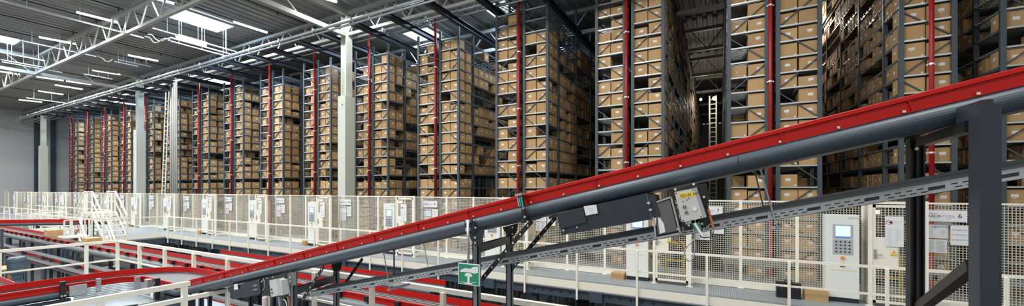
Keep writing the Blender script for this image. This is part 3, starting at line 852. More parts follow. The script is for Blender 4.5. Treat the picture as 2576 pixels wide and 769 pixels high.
# stile over the belt at the left
def stairs(x0, x1, y0, y1, z0, z1, label, n=5, rail=1.0, name='stair_flight'):
    t = thing(name, label, 'stairs', (x0, y0, 0)); dx = x1-x0; W_ = y1-y0
    for y in (0, W_):
        MB().bar((0, y, z0-.05), (dx, y, z1-.05), .05, .16).build('stringer', 'white', t)
        MB().bar((0, y, z0+rail), (dx, y, z1+rail), .05, .05).build('handrail_bar', 'white', t)
        MB().bar((0, y, z0+rail*.5), (dx, y, z1+rail*.5), .035, .035).build('handrail_bar', 'white', t)
        MB().bar((dx, y, z1-.1), (dx, y, z1+rail), .045, .045).build('stair_post', 'white', t)
    for i in range(n):
        f = (i+.7)/n; MB().box(dx*f-.1, dx*f+.1, 0, W_, z0+(z1-z0)*f-.02, z0+(z1-z0)*f+.02).build('tread', 'white', t)
    return t
t = thing('stile_platform', 'cream crossover platform with railings over the far belt', 'platform', (-27.2, 7.0, 0))
MB().box(0, .9, 0, .8, 1.15, 1.25).build('platform_deck', 'white', t)
for y in (0, .8):
    MB().bar((0, y, 2.23), (.9, y, 2.23), .05, .05).build('handrail_bar', 'white', t)
    MB().bar((0, y, 1.75), (.9, y, 1.75), .035, .035).build('handrail_bar', 'white', t)
    for x in (0, .9): MB().box(x-.025, x+.025, y-.025, y+.025, 0, 2.24).build('post', 'white', t)
stairs(-26.28, -24.9, 7.0, 7.8, 1.25, .1, 'cream stairs down from the crossover platform towards the walkway')
stairs(-27.22, -28.6, 7.0, 7.8, 1.25, .1, 'cream stairs down from the crossover platform towards the end wall')
stairs(-24.6, -23.3, 6.15, 7.0, .25, -1.1, 'cream stairs going down from the platform end to the lower conveyors', rail=.85)

t = thing('landing_railing', 'short cream railing with close posts left of the stairs going down to the lower conveyors', 'railing', (-25.0, 5.75, 0))
MB().bar((.3, 0, 1.02), (0, 2.1, 1.02), .05, .05).build('top_rail', 'white', t)
for z in (.28, .62): MB().bar((.3, 0, z), (.2, .7, z), .035, .035).build('middle_rail', 'white', t)
for y in (0, .22, .5, .75): MB().box(.27-.025, .27+.025, y-.025, y+.025, .2, 1.0).build('post', 'white', t)
MB().box(-.6, .4, .0, .75, .24, .30).build('landing_deck', 'white', t)
t = thing('no_entry_sign', 'small round red and white sign on the stairs at the left', 'sign', (-24.45, 6.1, .72))
MB().loft([[(.12*math.cos(2*PI*i/20), y_, .12*math.sin(2*PI*i/20)) for i in range(20)] for y_ in (0, .006)]).build('sign_disc', 'paper', t)
ring = [[(rr_*math.cos(2*PI*i/24), -.001, rr_*math.sin(2*PI*i/24)) for rr_ in (.12, .085)] for i in range(25)]
MB().loft(ring, closed=False).bar((-.08, -.002, .08), (.08, -.002, -.08), .02, .002).build('red_ring', 'inkred', t)
MB().box(-.11, .11, 0, .005, -.20, -.13).build('red_strip', 'inkred', t)
# ------------------------------------------------------------------ conveyors
M['leggrey'] = mat('leg_grey', (.16, .18, .20), .4, .3)
M['brownrail'] = mat('worn_rail', (.22, .20, .18), .4, .4)
M['darkblue'] = mat('dark_blue_grey_post', (.022, .030, .042), .38)
def sweep(path, prof):
    """path: list of (center Vector, outward normal Vector); prof: list of (offset, dz)"""
    mb = MB(); rings = [[tuple(c + n*o + Vector((0,0,z))) for o, z in prof] for c, n in path]
    return mb.loft(rings)
def bulge(o0, sgn, z0, z1, b=.06, n=9):
    pts = [(o0 + sgn*b*math.sin(PI*i/(n-1))**.7, z0+(z1-z0)*i/(n-1)) for i in range(n)]
    return pts + [(o0-sgn*.02, z1), (o0-sgn*.02, z0)]
def conveyor(path, hw, name, label, gh=.10, sh=.122, bulgeb=.045, ribs=None, group=None, belt='belt', lip=.020, far=True, sm='slate'):
    t = thing(name, label, 'conveyor', (0,0,0), 0, group)
    for s in (-1, 1):
        o = s*hw
        pr = [(o, -gh), (o, 0), (o+s*.012, 0), (o+s*lip, -.004), (o+s*lip, -.027), (o+s*.004, -.030), (o+s*.004, -gh+.008), (o+s*.012, -gh+.006), (o+s*.012, -gh)]
        sweep(path, pr).build('side_guard', 'red', t)
        sweep(path, bulge(o, s, -gh-.001, -gh-sh, bulgeb)).build('side_profile', sm, t, smooth=False)
    sweep(path, [(-hw+.01, -gh-.02), (hw-.01, -gh-.02), (hw-.01, -gh-.04), (-hw+.01, -gh-.04)]).build('belt', belt, t)
    return t
def straight(p0, p1, n, k=2): 
    p0, p1, n = Vector(p0), Vector(p1), Vector(n); return [(p0+(p1-p0)*i/(k-1), n) for i in range(k)]
# inclined main conveyor
MS = .236; Z0 = EYE+.314; CYN, CYF = 3.1, 3.88; CYC = (CYN+CYF)/2; HW = (CYF-CYN)/2
def zi(x): return Z0+MS*x
XE = 2.4
inc = conveyor(straight((-7.92, CYC, zi(-7.92)), (XE, CYC, zi(XE)), (0,1,0)), HW, 'inclined_conveyor', 'long red and slate inclined belt conveyor rising across the foreground')
x = -7.7; q = MB(); r = MB(); i = 0
while x < XE:
    z = zi(x); MB().bar((x-.010, CYN-.008, z-.030), (x+.010, CYN-.008, z-.098), .007, .016, up=(0,1,0)).build('guard_rib', 'red', inc); x += .62
x = -7.75; q = MB()
while x < XE:
    z = zi(x); q.box(x-.007, x+.007, CYN-.022, CYN-.01, z-.094, z-.080); x += .30
tag(q.build('guard_bolts', 'zinc', inc), kind='stuff')
for x in (.11, -6.2):
    z = zi(x)
    MB().bar((x, CYN-.0475, z-.103), (x+.002, CYN-.0475, z-.223), .003, .003, up=(0,1,0)).build('profile_joint', 'black', inc)
# bottom black channel under the belt
q = MB(); q.loft([[(xx, CYN+.06, zi(xx)-.225), (xx, CYF-.06, zi(xx)-.225), (xx, CYF-.06, zi(xx)-.16), (xx, CYN+.06, zi(xx)-.16)] for xx in (-7.9, XE)])
q.build('under_tray', 'dark', inc)

def plate(pxs, Y, th, m, name, parent=None, z=None):
    pts = [at(px, py, Y=Y) for px, py in pxs]
    return MB().loft([[(p.x, Y, p.z) for p in pts], [(p.x, Y+th, p.z) for p in pts]]).build(name, m, parent)
def disc(px, py, Y, r, th, m, name, parent, n=12):
    p = at(px, py, Y=Y)
    return MB().loft([[(p.x+r*math.cos(2*PI*i/n), y_, p.z+r*math.sin(2*PI*i/n)) for i in range(n)] for y_ in (Y-th, Y)]).build(name, m, parent)
# supports: legs
def leg(x, y, ztop, w_, d_, m, parent, zb=0., name='support_leg'):
    q = MB(); q.box(x-w_/2, x+w_/2, y, y+.008, zb, ztop).box(x-w_/2, x-w_/2+.008, y, y+d_, zb, ztop).box(x+w_/2-.008, x+w_/2, y, y+d_, zb, ztop).box(x-w_/2-.02, x+w_/2+.02, y-.02, y+d_+.02, zb, zb+.012)
    return q.build(name, m, parent)
YP = CYN-.05
leg(-2.03, YP+.03, zi(-2.03)-.30, .062, .05, 'leggrey', inc)
leg(-2.09, CYF-.03, zi(-2.09)-.24, .07, .05, 'leggrey', inc)
plate([(1181,583),(1216,577),(1212,611),(1208,617),(1194,617),(1182,598)], YP+.01, .012, 'dark', 'gusset_plate', inc)
plate([(1264,571),(1302,561),(1300,580),(1291,593),(1280,594),(1268,580)], CYF-.05, .012, 'black', 'gusset_plate', inc)
MB().bar((-2.03, YP+.08, EYE-.565), (-2.09, CYF-.03, EYE-.565), .05, .075).build('cross_beam', 'leggrey', inc)
leg(-4.82, YP+.03, zi(-4.8)-.24, .075, .05, 'leggrey', inc)
leg(-5.0, CYF-.03, zi(-5.0)-.24, .075, .05, 'leggrey', inc)
plate([(719,689),(744,683),(746,716),(733,719),(724,703)], YP+.01, .012, 'leggrey', 'gusset_plate', inc)
plate([(833,665),(860,658),(856,678),(846,683),(838,680)], CYF-.05, .012, 'black', 'gusset_plate', inc)
MB().bar((-4.82, YP+.08, EYE-1.31), (-5.0, CYF-.03, EYE-1.31), .05, .09).build('cross_beam', 'leggrey', inc)
for x, y in ((-7.15, YP+.03), (-7.2, CYF-.04)): leg(x, y, zi(x)-.22, .06, .05, 'dark', inc)
def brace(p0, p1, Y, holes=True):
    a, b = at(*p0, Y=Y), at(*p1, Y=Y)
    q = MB().bar(a, b, .006, .042, up=(0,0,1)); d = (b-a); L = d.length; d.normalize()
    br = q.build('perforated_brace', 'black', inc)
    q = MB(); s = .06
    while s < L-.04:
        c = a+d*s; q.loft([[(c.x+.009*math.cos(2*PI*j/8), y_, c.z+.012*math.sin(2*PI*j/8)) for j in range(8)] for y_ in (Y-.0042, Y-.0032)]); s += .11
    tag(q.build('hole_row', 'zinc', br), kind='stuff')
brace((1338,555),(1214,700), YP+.09); brace((1398,546),(1281,683), CYF-.02)
brace((815,669),(751,769), YP+.09); brace((912,650),(852,735), CYF-.02)
for px, py, Y in ((1196,597,YP+.008),(1196,610,YP+.008),(731,697,YP+.008),(731,707,YP+.008),(1290,588,CYF-.052),(1290,571,CYF-.052)):
    disc(px, py, Y, .011, .01, 'zinc', 'bolt', inc)
plate([(1311,553),(1360,541),(1361,549),(1312,562)], YP+.03, .01, 'black', 'bracket_plate', inc)
plate([(1379,544),(1399,539),(1401,545),(1381,551)], YP+.03, .01, 'black', 'bracket_plate', inc)
# right supports
MB().box(1.14, 1.214, 2.80, 2.90, 0, EYE+.415).build('support_leg', 'darkblue', inc)
MB().box(1.155, 1.195, 2.82, 3.06, EYE+.36, EYE+.445).build('post_bracket', 'darkblue', inc)
q = MB(); q.box(1.225, 1.305, 3.90, 3.906, 0, EYE+.37).box(1.225, 1.235, 3.87, 3.95, 0, EYE+.37).box(1.295, 1.305, 3.87, 3.95, 0, EYE+.37).box(1.258, 1.272, 3.87, 3.95, 0, EYE+.37)
q.build('support_leg', 'black', inc)
plate([(2288,344),(2312,338),(2314,365),(2290,368)], 3.86, .006, 'dark', 'gusset_plate', inc)
disc(2305, 358, 3.86, .011, .01, 'zinc', 'bolt', inc); disc(2305, 374, 3.86, .011, .01, 'zinc', 'bolt', inc)
MB().bar((1.165, 2.92, EYE-.40), (1.27, 3.88, EYE-.87), .05, .06).build('diagonal_strut', 'black', inc)
MB().bar((1.17, 2.95, EYE+.33), (1.27, 3.88, EYE+.33), .05, .06).build('cross_beam', 'black', inc)

# drive units hanging below
def drive(label, casing, cover, sheet, endp, bolts, Y=YP-.01):
    t = thing('drive_unit', label, 'drive unit', (0,0,0))
    plate(casing, Y, .34, 'dark', 'drive_casing', t)
    if cover: plate(cover, Y-.014, .014, 'dark', 'cover_plate', t)
    plate(sheet, Y-.018, .003, 'paper', 'type_label', t)
    plate(endp, Y-.006, .2, 'dark', 'end_plate', t)
    for px, py in bolts: disc(px, py, Y-.006, .009, .03, 'zinc', 'bolt', t); disc(px-4, py+.8, Y-.006, .004, .04, 'galv', 'bolt', t)
    return t
d1 = drive('long dark drive casing with white label hanging under the incline', [(1400,539),(1626,485),(1640,551),(1413,591)], [(1405,541),(1467,526),(1476,558),(1413,574)],
      [(1468,518.5),(1500,514),(1503.5,536),(1474,542)], [(1627,487),(1648,490),(1658,541),(1641,547)], [(1633,510),(1638,527)])
plate([(1624,487),(1628,486),(1642,550),(1638,551)], YP-.02, .01, 'slate', 'flange', d1)
q = MB()
for i, (a, b) in enumerate(((1474,523),(1478,529),(1482,535))):
    p = at(a+4, b, Y=YP-.03); q.box(p.x, p.x+.045-.01*i, YP-.0295, YP-.029, p.z, p.z+.002)
q.build('label_print', 'inkgrey', d1)
disc(1418, 579, YP-.03, .008, .01, 'zinc', 'bolt', d1); disc(1452, 571, YP-.03, .006, .01, 'zinc', 'bolt', d1)
d2 = drive('short dark drive casing with white label under the low end of the incline', [(573,722),(652,702),(653,741),(584,752)], None,
      [(588,715),(597,713),(599,727),(589,729)], [(636,706),(652,702),(656,737),(640,741)], [(645.6,717),(646.5,727)])
p0, p1 = at(571, 720, Y=YP-.03), at(577, 769, Y=YP-.03)
MB().tube([p0, p1], .006, 6).build('hanging_rod', 'galv', d2)
# smoked window frame
t = thing('sensor_housing', 'tilted grey framed housing with smoked cover beside the control box', 'housing', (0,0,0))
plate([(1650,503),(1688,495),(1711,586),(1651,598)], YP-.0, .22, 'black', 'housing_body', t)
fr = [(1640,512),(1688,495),(1711,586),(1650,598)]
for a, b in ((0,1),(1,2),(2,3),(3,0)):
    MB().bar(at(*fr[a], Y=YP-.01), at(*fr[b], Y=YP-.01), .012, .010, up=(0,1,0)).build('rim', 'galv', t)
plate([(1648,513),(1685,502),(1704,580),(1655,590)], YP-.012, .006, 'plexi', 'smoked_cover', t)
plate([(1655,546),(1661,548),(1670,563),(1674,583),(1660,588),(1657,568)], YP-.016, .003, 'paper', 'paper_slip', t)
plate([(1640,512),(1651,509),(1662,541),(1650,545)], YP-.02, .01, 'dark', 'side_bracket', t)
# control box 1
def cbox(label, TL, TR, BR, BL, backs, Y, depth, knobs):
    t = thing('motor_control_box', label, 'control box', (0,0,0))
    for bk in backs: plate(bk, YP+.0, .05, 'black', 'mounting_plate', t)
    plate([TL, TR, BR, BL], Y, depth, 'boxgrey', 'box_body', t)
    def lerp(u, v):
        a = (TL[0]+(TR[0]-TL[0])*u, TL[1]+(TR[1]-TL[1])*u); b = (BL[0]+(BR[0]-BL[0])*u, BL[1]+(BR[1]-BL[1])*u)
        return (a[0]+(b[0]-a[0])*v, a[1]+(b[1]-a[1])*v)
    return t, lerp
Yb = YP-.10
def sh(p): return p
t, lp = cbox('grey control box with two knobs and yellow sticker under the incline', (1696.5,482.5),(1746,473),(1768.5,548),(1715.6,558),
   [[(1681,476),(1773,460),(1788,560),(1775,572),(1722,580),(1700,505)]], Yb, .09, None)
plate([lp(.18,.08), lp(.97,.10), lp(.96,.26), lp(.16,.24)], Yb-.001, .001, 'sticker', 'sticker', t)
p = at(*lp(.24,.17), Y=Yb-.002); text('handwriting', 'CC1.03  3A02.0', p.x, p.y-.001, p.z, .024, 'ink', t, .9, rot=-R(11))
for u, v in ((.30,.53),(.32,.72)):
    disc(*lp(u,v), Yb-.001, .010, .012, 'ink', 'knob', t); disc(*lp(u,v), Yb-.013, .004, .003, 'paper', 'knob_mark', t)
disc(*lp(.74,.66), Yb-.001, .018, .002, 'boxgrey', 'round_seal', t, 20)
disc(*lp(.74,.66), Yb-.003, .013, .001, 'paper', 'round_seal', t, 20)
for u, v in ((.30,.35),(.50,.33),(.60,.29)): disc(*lp(u,v), Yb-.001, .0035, .003, 'ink', 'indicator', t, 8)
for u, v in ((.07,.05),(.93,.05),(.93,.95),(.07,.95)): disc(*lp(u,v), Yb-.001, .0045, .003, 'ink', 'screw', t, 8)
plate([lp(.12,1.0), lp(.78,1.0), lp(.76,1.10), lp(.14,1.10)], Yb+.02, .05, 'galv', 'terminal_shield', t)
for u in (.42, .62): plate([lp(u,1.02), lp(u+.16,1.0), lp(u+.17,1.32), lp(u+.02,1.35)], Yb+.02, .03, 'pcb', 'terminal_block', t)
plate([lp(.50,1.12), lp(.60,1.10), lp(.78,1.50), lp(.68,1.55)], Yb+.0, .02, 'paper', 'cable_plug', t)
plate([(1746,473),(1752,470),(1778,545),(1768.5,548)], Yb+.02, .07, 'galv', 'side_face', t)
for px, py in ((1699,476),(1745,463),(1766,562),(1733,566),(1706,575),(1782,530),(1771,495)): disc(px, py, YP-.001, .009, .012, 'zinc', 'bolt', t)
def cable(pxs, Y, r, m, label, name='cable'):
    pts = [at(*p, Y=Y) for p in pxs]; out = []
    for i in range(len(pts)-1):
        a0, a1, a2, a3 = pts[max(i-1,0)], pts[i], pts[i+1], pts[min(i+2,len(pts)-1)]
        for k in range(6):
            s = k/6; out.append(.5*((2*a1)+(a2-a0)*s+(2*a0-5*a1+4*a2-a3)*s*s+(3*a1-a0-3*a2+a3)*s**3))
    out.append(pts[-1])
    return tag(MB().tube(out, r, 6).build(name, m, smooth=True), label, 'cable')
cable([(1775,462),(1781,490),(1780,520),(1772,560),(1762,590),(1770,597),(1790,594),(1795,580)], YP-.06, .0035, 'dark', 'dark cable looping down right of the grey control box')
cable([(1744,575),(1746,600),(1727,622),(1722,640),(1730,655),(1742,650),(1748,625),(1746,590)], YP-.04, .0045, 'galv', 'grey cable loop hanging lowest beneath the grey control box')
cable([(1782,527),(1788,550),(1795,575)], YP-.03, .008, 'copper', 'short orange cable running down right of the grey control box')
cable([(1700,606),(1712,612),(1722,630)], YP+.1, .003, 'copper', 'thin orange wire under the cable tray below the smoked housing')
cable([(662,700),(666,712),(664,724),(660,730)], YP-.04, .004, 'galv', 'short grey cable beside the small control box at the low end')
cable([(712,752),(718,756),(722,769)], YP-.03, .006, 'white', 'white cable end below the small control box')
cable([(724,746),(727,769)], YP-.03, .008, 'copper', 'orange cables descending beside the low near leg')
# control box 2
t, lp = cbox('small grey control box with two knobs under the low end of the incline', (677,704.6),(695,700.6),(700,743),(682,747),
   [[(655,702),(720,688),(723,735),(715,748),(660,742)]], Yb, .13, None)
plate([(695,700.6),(708,704),(711,742),(700,743)], Yb+.03, .1, 'boxgrey', 'box_side', t)
for u, v in ((.25,.55),(.27,.76)): disc(*lp(u,v), Yb-.001, .009, .014, 'ink', 'knob', t)
for u, v in ((.1,.06),(.9,.06),(.9,.94),(.1,.94)): disc(*lp(u,v), Yb-.001, .004, .003, 'ink', 'screw', t, 8)
MB().tube([at(702, 746, Y=YP), at(704, 769, Y=YP)], .012, 8).build('cable_gland', 'galv', t)
for px, py in ((673,699),(688,696),(660,707)): disc(px, py, YP-.001, .009, .012, 'zinc', 'bolt', t)
# clear beaker-like cap
pb = at(667, 745, Y=YP-.02)
tag(MB().loft([[(pb.x+r_*math.cos(2*PI*i/14), pb.y+r_*math.sin(2*PI*i/14), pb.z+dz) for i in range(14)] for r_, dz in ((.030,0),(.036,-.02),(.036,-.3),(.032,-.32))]).build('clear_sleeve', mat('pinkish_plastic', (.62,.54,.53), .2), smooth=True), 'pale pinkish plastic sleeve below the small control box', 'sleeve')
# photo-eye sensor
t = thing('light_barrier', 'teal and black light barrier clipped over the red guard of the incline', 'sensor', (0,0,0))
plate([(1302,494.5),(1313,493.5),(1318,519),(1308,521.5)], YP-.05, .03, 'black', 'sensor_body', t)
plate([(1309,494.5),(1312.6,494),(1317,519),(1313.5,520)], YP-.053, .003, 'teal', 'sensor_stripe', t)
plate([(1304,497),(1307,496.5),(1311,518),(1308.5,518.5)], YP-.053, .003, 'teal', 'sensor_stripe', t)
plate([(1295,488),(1311,484.4),(1312,490),(1297,494)], YP-.06, .09, 'galv', 'clip', t)
plate([(1300,495),(1303,495),(1307,519),(1304,519)], YP-.045, .02, 'galv', 'clip_arm', t)
plate([(1311,523),(1319,522),(1323,560),(1315,562)], YP-.02, .02, 'black', 'mounting_strip', t)
for px, py in ((1317,524),(1321,545),(1328,557)): disc(px, py, YP-.02, .009, .01, 'zinc', 'bolt', t)
disc(1299, 484, YP-.04, .010, .02, 'ink', 'knob', t)
# second clamp on guard
t = thing('guard_clamp', 'galvanised clamp holding the sign pole at the side of the incline', 'clamp', (0,0,0))
plate([(1168,556),(1192,550),(1194,584),(1182,586),(1170,580)], YP-.02, .02, 'dark', 'clamp_plate', t)
plate([(1170,553),(1182,551),(1182,560),(1170,561)], YP-.05, .03, 'galv', 'clamp_block', t)
plate([(1170,573),(1181,572),(1181,581),(1170,581)], YP-.05, .03, 'galv', 'clamp_block', t)
for px, py in ((1193,553),(1197,572)): disc(px, py, YP-.02, .009, .01, 'zinc', 'bolt', t)
a, b = at(1177, 552, Y=YP-.05), at(1178, 663, Y=YP-.05)
MB().tube([a, b], .012, 12).build('sign_pole', 'galv', t, smooth=True)
# emergency stop sign
t = thing('emergency_stop_sign', 'green square sign with white hand over a mushroom button', 'sign', (0,0,0))
YS = YP-.07; sx0, sx1 = at(1153, 690, Y=YS).x, at(1206, 690, Y=YS).x; sz1, sz0 = at(1180, 663, Y=YS).z, at(1180, 716.5, Y=YS).z
MB().box(sx0, sx1, YS, YS+.012, sz0, sz1).build('sign_plate', 'paper', t)
e = .007; MB().box(sx0+e, sx1-e, YS-.001, YS, sz0+e, sz1-e).build('green_field', 'green', t)
def sg(pts): return [(sx0+(sx1-sx0)*(x-178)/177, sz1-(sz1-sz0)*(y-410)/183) for x, y in pts]
def tri(pts):  # thin extruded polygon
    return MB().polyY(sg(pts), YS-.002, YS-.001)
tri([(190,480),(213,462),(240,450),(262,452),(280,452),(305,432),(345,428),(345,478),(312,490),(290,484),(262,480),(236,486),(195,488)]).build('hand_pictogram', 'paper', t)
tri([(232,517)]+[(265-33*math.cos(PI*i/10), 517-31*math.sin(PI*i/10)) for i in range(1,10)]+[(298,517),(274,521),(274,572),(298,574),(298,582),(232,584),(232,576),(256,573),(256,521)]).build('button_pictogram', 'paper', t)
tri([(200,570),(234,573),(234,577),(200,574)]).build('pictogram_line', 'paper', t)
tri([(292,565),(330,563),(330,567),(292,569)]).build('pictogram_line', 'paper', t)

# cable tray parallel to the incline
DT = 3.4
def zt_(x): return EYE - .072*DT + .236*x
t = thing('cable_tray', 'galvanised perforated cable tray running below the inclined conveyor', 'cable tray', (0,0,0))
xa, xb = -5.05, 2.6
def trp(prof): return MB().loft([[(x, y, zt_(x)+z) for y, z in prof] for x in (xa, xb)])
trp([(DT, 0), (DT, -.065), (DT+.003, -.065), (DT+.003, 0)]).build('tray_side', 'galv', t)
trp([(DT+.38, 0), (DT+.38, -.065), (DT+.383, -.065), (DT+.383, 0)]).build('tray_side', 'galv', t)
trp([(DT, -.062), (DT+.38, -.062), (DT+.38, -.065), (DT, -.065)]).build('tray_base', 'galv', t)
trp([(DT-.012, 0), (DT+.004, 0), (DT+.004, .004), (DT-.012, .004)]).build('tray_lip', 'galv', t)
q = MB()
for o, r_ in ((.05,.010),(.12,.010),(.19,.012),(.26,.010),(.33,.014)): q.tube([(xa, DT+o, zt_(xa)-.012+.1*o), (xb, DT+o, zt_(xb)-.012+.1*o)], r_, 6)
tag(q.build('cables', 'panelgrey', t), kind='stuff')
q = MB(); x = xa+.05; i = 0
def slot(q, x, L, dz, h):
    q.add([(x, DT-.0015, zt_(x)+dz-h), (x+L, DT-.0015, zt_(x+L)+dz-h), (x+L, DT-.0015, zt_(x+L)+dz+h), (x, DT-.0015, zt_(x)+dz+h),
           (x, DT+.001, zt_(x)+dz-h), (x+L, DT+.001, zt_(x+L)+dz-h), (x+L, DT+.001, zt_(x+L)+dz+h), (x, DT+.001, zt_(x)+dz+h)], [(3,2,1,0),(4,5,6,7),(0,1,5,4),(1,2,6,5),(2,3,7,6),(3,0,4,7)])
while x < xb-.1:
    if i % 5 == 0: slot(q, x, .075, -.030, .011); x += .10
    else: slot(q, x, .030, -.022, .0035); slot(q, x+.02, .030, -.044, .0035); x += .052
    i += 1
tag(q.build('slots', 'dark', t), kind='stuff')
def rod(p0, p1, Y, label, m='galv', r=.006):
    a, b = at(*p0, Y=Y), at(*p1, Y=Y); tag(MB().tube([a, b], r, 8).tube([a-Vector((0,0,.0)), a-Vector((0,0,.015))], r*1.8, 8).build('hanger_rod', m), label, 'rod')
rod((1913,425),(1955,572), DT-.03, 'bright threaded rod hanging the cable tray below the joint of the incline')
rod((1899,430),(1926,545), DT+.22, 'darker threaded rod just left of the bright one', 'leggrey', .005)
rod((965,635),(981.5,729), DT-.03, 'bright threaded rod holding the low part of the cable tray')
rod((1066,613),(1080,687), DT+.22, 'thin threaded rod right of the low bright one', 'galv', .004)
rod((991,628),(992,704), DT+.25, 'vertical grey rod near the low part of the cable tray', 'leggrey', .010)
tag(MB().bar(at(976,729,Y=DT-.04), at(1030,714,Y=DT+.24), .03, .02).build('tray_bracket', 'galv'), 'galvanised cross bracket under the low part of the cable tray', 'bracket')
tag(MB().bar(at(1945,572,Y=DT-.04), at(1962,566,Y=DT+.24), .03, .02).build('tray_bracket', 'galv'), 'galvanised cross bracket under the tray at the bright rod', 'bracket')

# curved conveyor at lower left
CC = Vector((-9.0, CYC-.82, 0)); ZT2 = zi(-7.92)
path = straight((CC.x-.82, -1.4, ZT2), (CC.x-.82, CC.y, ZT2), (-1,0,0))
for i in range(1, 16):
    th = PI - (PI/2)*i/16; path.append((Vector((CC.x+.82*math.cos(th), CC.y+.82*math.sin(th), ZT2)), Vector((math.cos(th), math.sin(th), 0))))
path += straight((CC.x, CYC, ZT2), (-7.93, CYC, ZT2), (0,1,0))
cur = conveyor(path, HW, 'curved_conveyor', 'red guarded belt conveyor curving round at the lower left')
# ribbed skirt inside the curve
pth = [(Vector((CC.x, 2.28, 0)), Vector((-1,0,0))), (Vector((CC.x, CC.y, 0)), Vector((-1,0,0)))]
for i in range(1, 16):
    th = PI - (PI/2)*i/16; pth.append((Vector((CC.x, CC.y, 0)), Vector((math.cos(th), math.sin(th), 0))))
pth += [(Vector((CC.x, CC.y, 0)), Vector((0,1,0))), (Vector((-8.72, CC.y, 0)), Vector((0,1,0)))]
rings = [[tuple(c+n*(.37-.008*(j % 2))+Vector((0,0,ZT2-.10-.028*(j//2)-.014*(j % 2)))) for j in range(16)] for c, n in pth]
MB().loft(rings, closed=False).build('ribbed_skirt', 'alu', cur)
tb = ZT2-.325
poly = [(c+n*.365) for c, n in pth] + [Vector((-8.35, 3.0, 0)), Vector((-8.35, 2.75, 0)), Vector((-8.62, 2.2, 0)), Vector((-8.75, 1.9, 0)), Vector((-9.3, 1.9, 0))]
MB().loft([[(p.x, p.y, z) for p in poly] for z in (tb-.04, tb)]).build('plank_table', 'alu', cur)
MB().bar((-8.35, 2.75, tb-.03), (-8.75, 1.75, tb-.03), .05, .08).build('table_edge', 'black', cur)
MB().box(-9.46, -9.36, 1.15, 2.25, ZT2-.44, ZT2-.235).build('under_casing', 'dark', cur)
MB().box(-8.35, -7.55, CYN-.03, CYN+.1, ZT2-.42, ZT2-.235).build('under_casing', 'dark', cur)
MB().box(-8.62, -8.30, CYN-.02, CYN+.08, ZT2-.55, ZT2-.12).build('motor_plate', 'dark', cur)
for x, y in ((-9.45, .9), (-9.42, 2.3), (-10.2, 1.2), (-8.5, 3.1), (-8.6, 3.85), (-10.1, 2.9)):
    leg(x, y, ZT2-.22, .07, .05, 'dark', cur)
# clamps and brackets on inner guard
def cl(px, py, w_, h_, X, m, label, th=.06):
    p = at(px, py, X=X); t = thing('guard_bracket', label, 'bracket', p)
    MB().box(0, th, -w_/2, w_/2, -h_/2, h_/2).build('bracket_body', m, t)
    for a in (-.3, .3): MB().box(th, th+.01, a*w_-.012, a*w_+.012, -h_*.3, -h_*.3+.024).build('bolt', 'zinc', t)
cl(194, 728, .20, .16, -9.40, 'galv', 'galvanised box bracket on the inner red guard at the left')
cl(156, 730, .06, .30, -9.40, 'black', 'black clamp with bolts on the near red guard at the left')
cl(246, 716, .05, .22, -9.25, 'galv', 'thin galvanised strap on the inner guard, left of the curve')
p = at(355, 700, Y=3.02)
for px, py, w_, h_, m, l in ((352,712,.05,.24,'galv','bent galvanised strap on the inner guard right of the curve'),(380,715,.13,.20,'galv','galvanised box bracket at the right end of the curve'),(401,725,.07,.36,'black','black clamp with bolts at the right end of the curve')):
    p = at(px, py, Y=3.03); t = thing('guard_bracket', l, 'bracket', p)
    MB().box(-w_/2, w_/2, -.07, 0, -h_/2, h_/2).build('bracket_body', m, t)
    for a in (-.3, .3): MB().box(a*w_-.01, a*w_+.01, -.08, -.07, a*h_, a*h_+.02).build('bolt', 'zinc', t)
# spur conveyor
conveyor(straight((-16, 1.35, ZT2), (-10.35, 1.35, ZT2), (0,1,0)), .5, 'spur_conveyor', 'belt conveyor joining the curve from the left edge of the photo')
# platform planks
pl = MB()
for i in range(47): pl.box(-13.9, -2.5, -2.4+i*.143, -2.4+i*.143+.1415, -.04, 0)
bpy.data.objects.remove(bpy.data.objects['floor_platform'])
struct('floor_platform', pl, 'alu')
# gear motor
t = thing('gear_motor', 'blue grey upright gear motor behind the spur belt at the left edge', 'motor', (-14.15, 2.56, 0))
def lathe(prof, n=20): return MB().loft([[(r*math.cos(2*PI*i/n), r*math.sin(2*PI*i/n), z) for i in range(n)] for r, z in prof])
lathe([(.10,.48),(.13,.50),(.13,.70),(.125,.71)]).build('motor_body', 'motor', t)
lathe([(.14,.70),(.145,.72),(.145,.78),(.12,.81),(.02,.815)]).build('fan_cover', 'motor', t, smooth=False)
q = MB()
for i in range(24): u = 2*PI*i/24; q.bar((.13*math.cos(u), .13*math.sin(u), .51), (.13*math.cos(u), .13*math.sin(u), .69), .008, .03)
q.build('cooling_fins', 'motor', t)
lathe([(.11,.18),(.115,.22),(.085,.30),(.085,.40),(.12,.44),(.12,.48)]).build('gearbox', 'motor', t)
MB().box(-.20, -.12, -.05, .05, .60, .68).build('terminal_box', 'ink', t)
MB().box(-.05, .05, -.05, .05, -4, .18).build('motor_stand', 'slate', t)
tag(MB().box(-17.0, -16.2, 2.4, 3.0, .26, .30).box(-17.0, -16.2, 2.4, 2.5, .16, .26).box(-17.0, -16.2, 2.9, 3.0, .16, .26).box(-16.9, -16.8, 2.5, 2.6, -4, .16).box(-16.4, -16.3, 2.8, 2.9, -4, .16).build('wooden_pallet', 'wood'), 'wooden pallet at the left edge behind the gear motor', 'pallet')

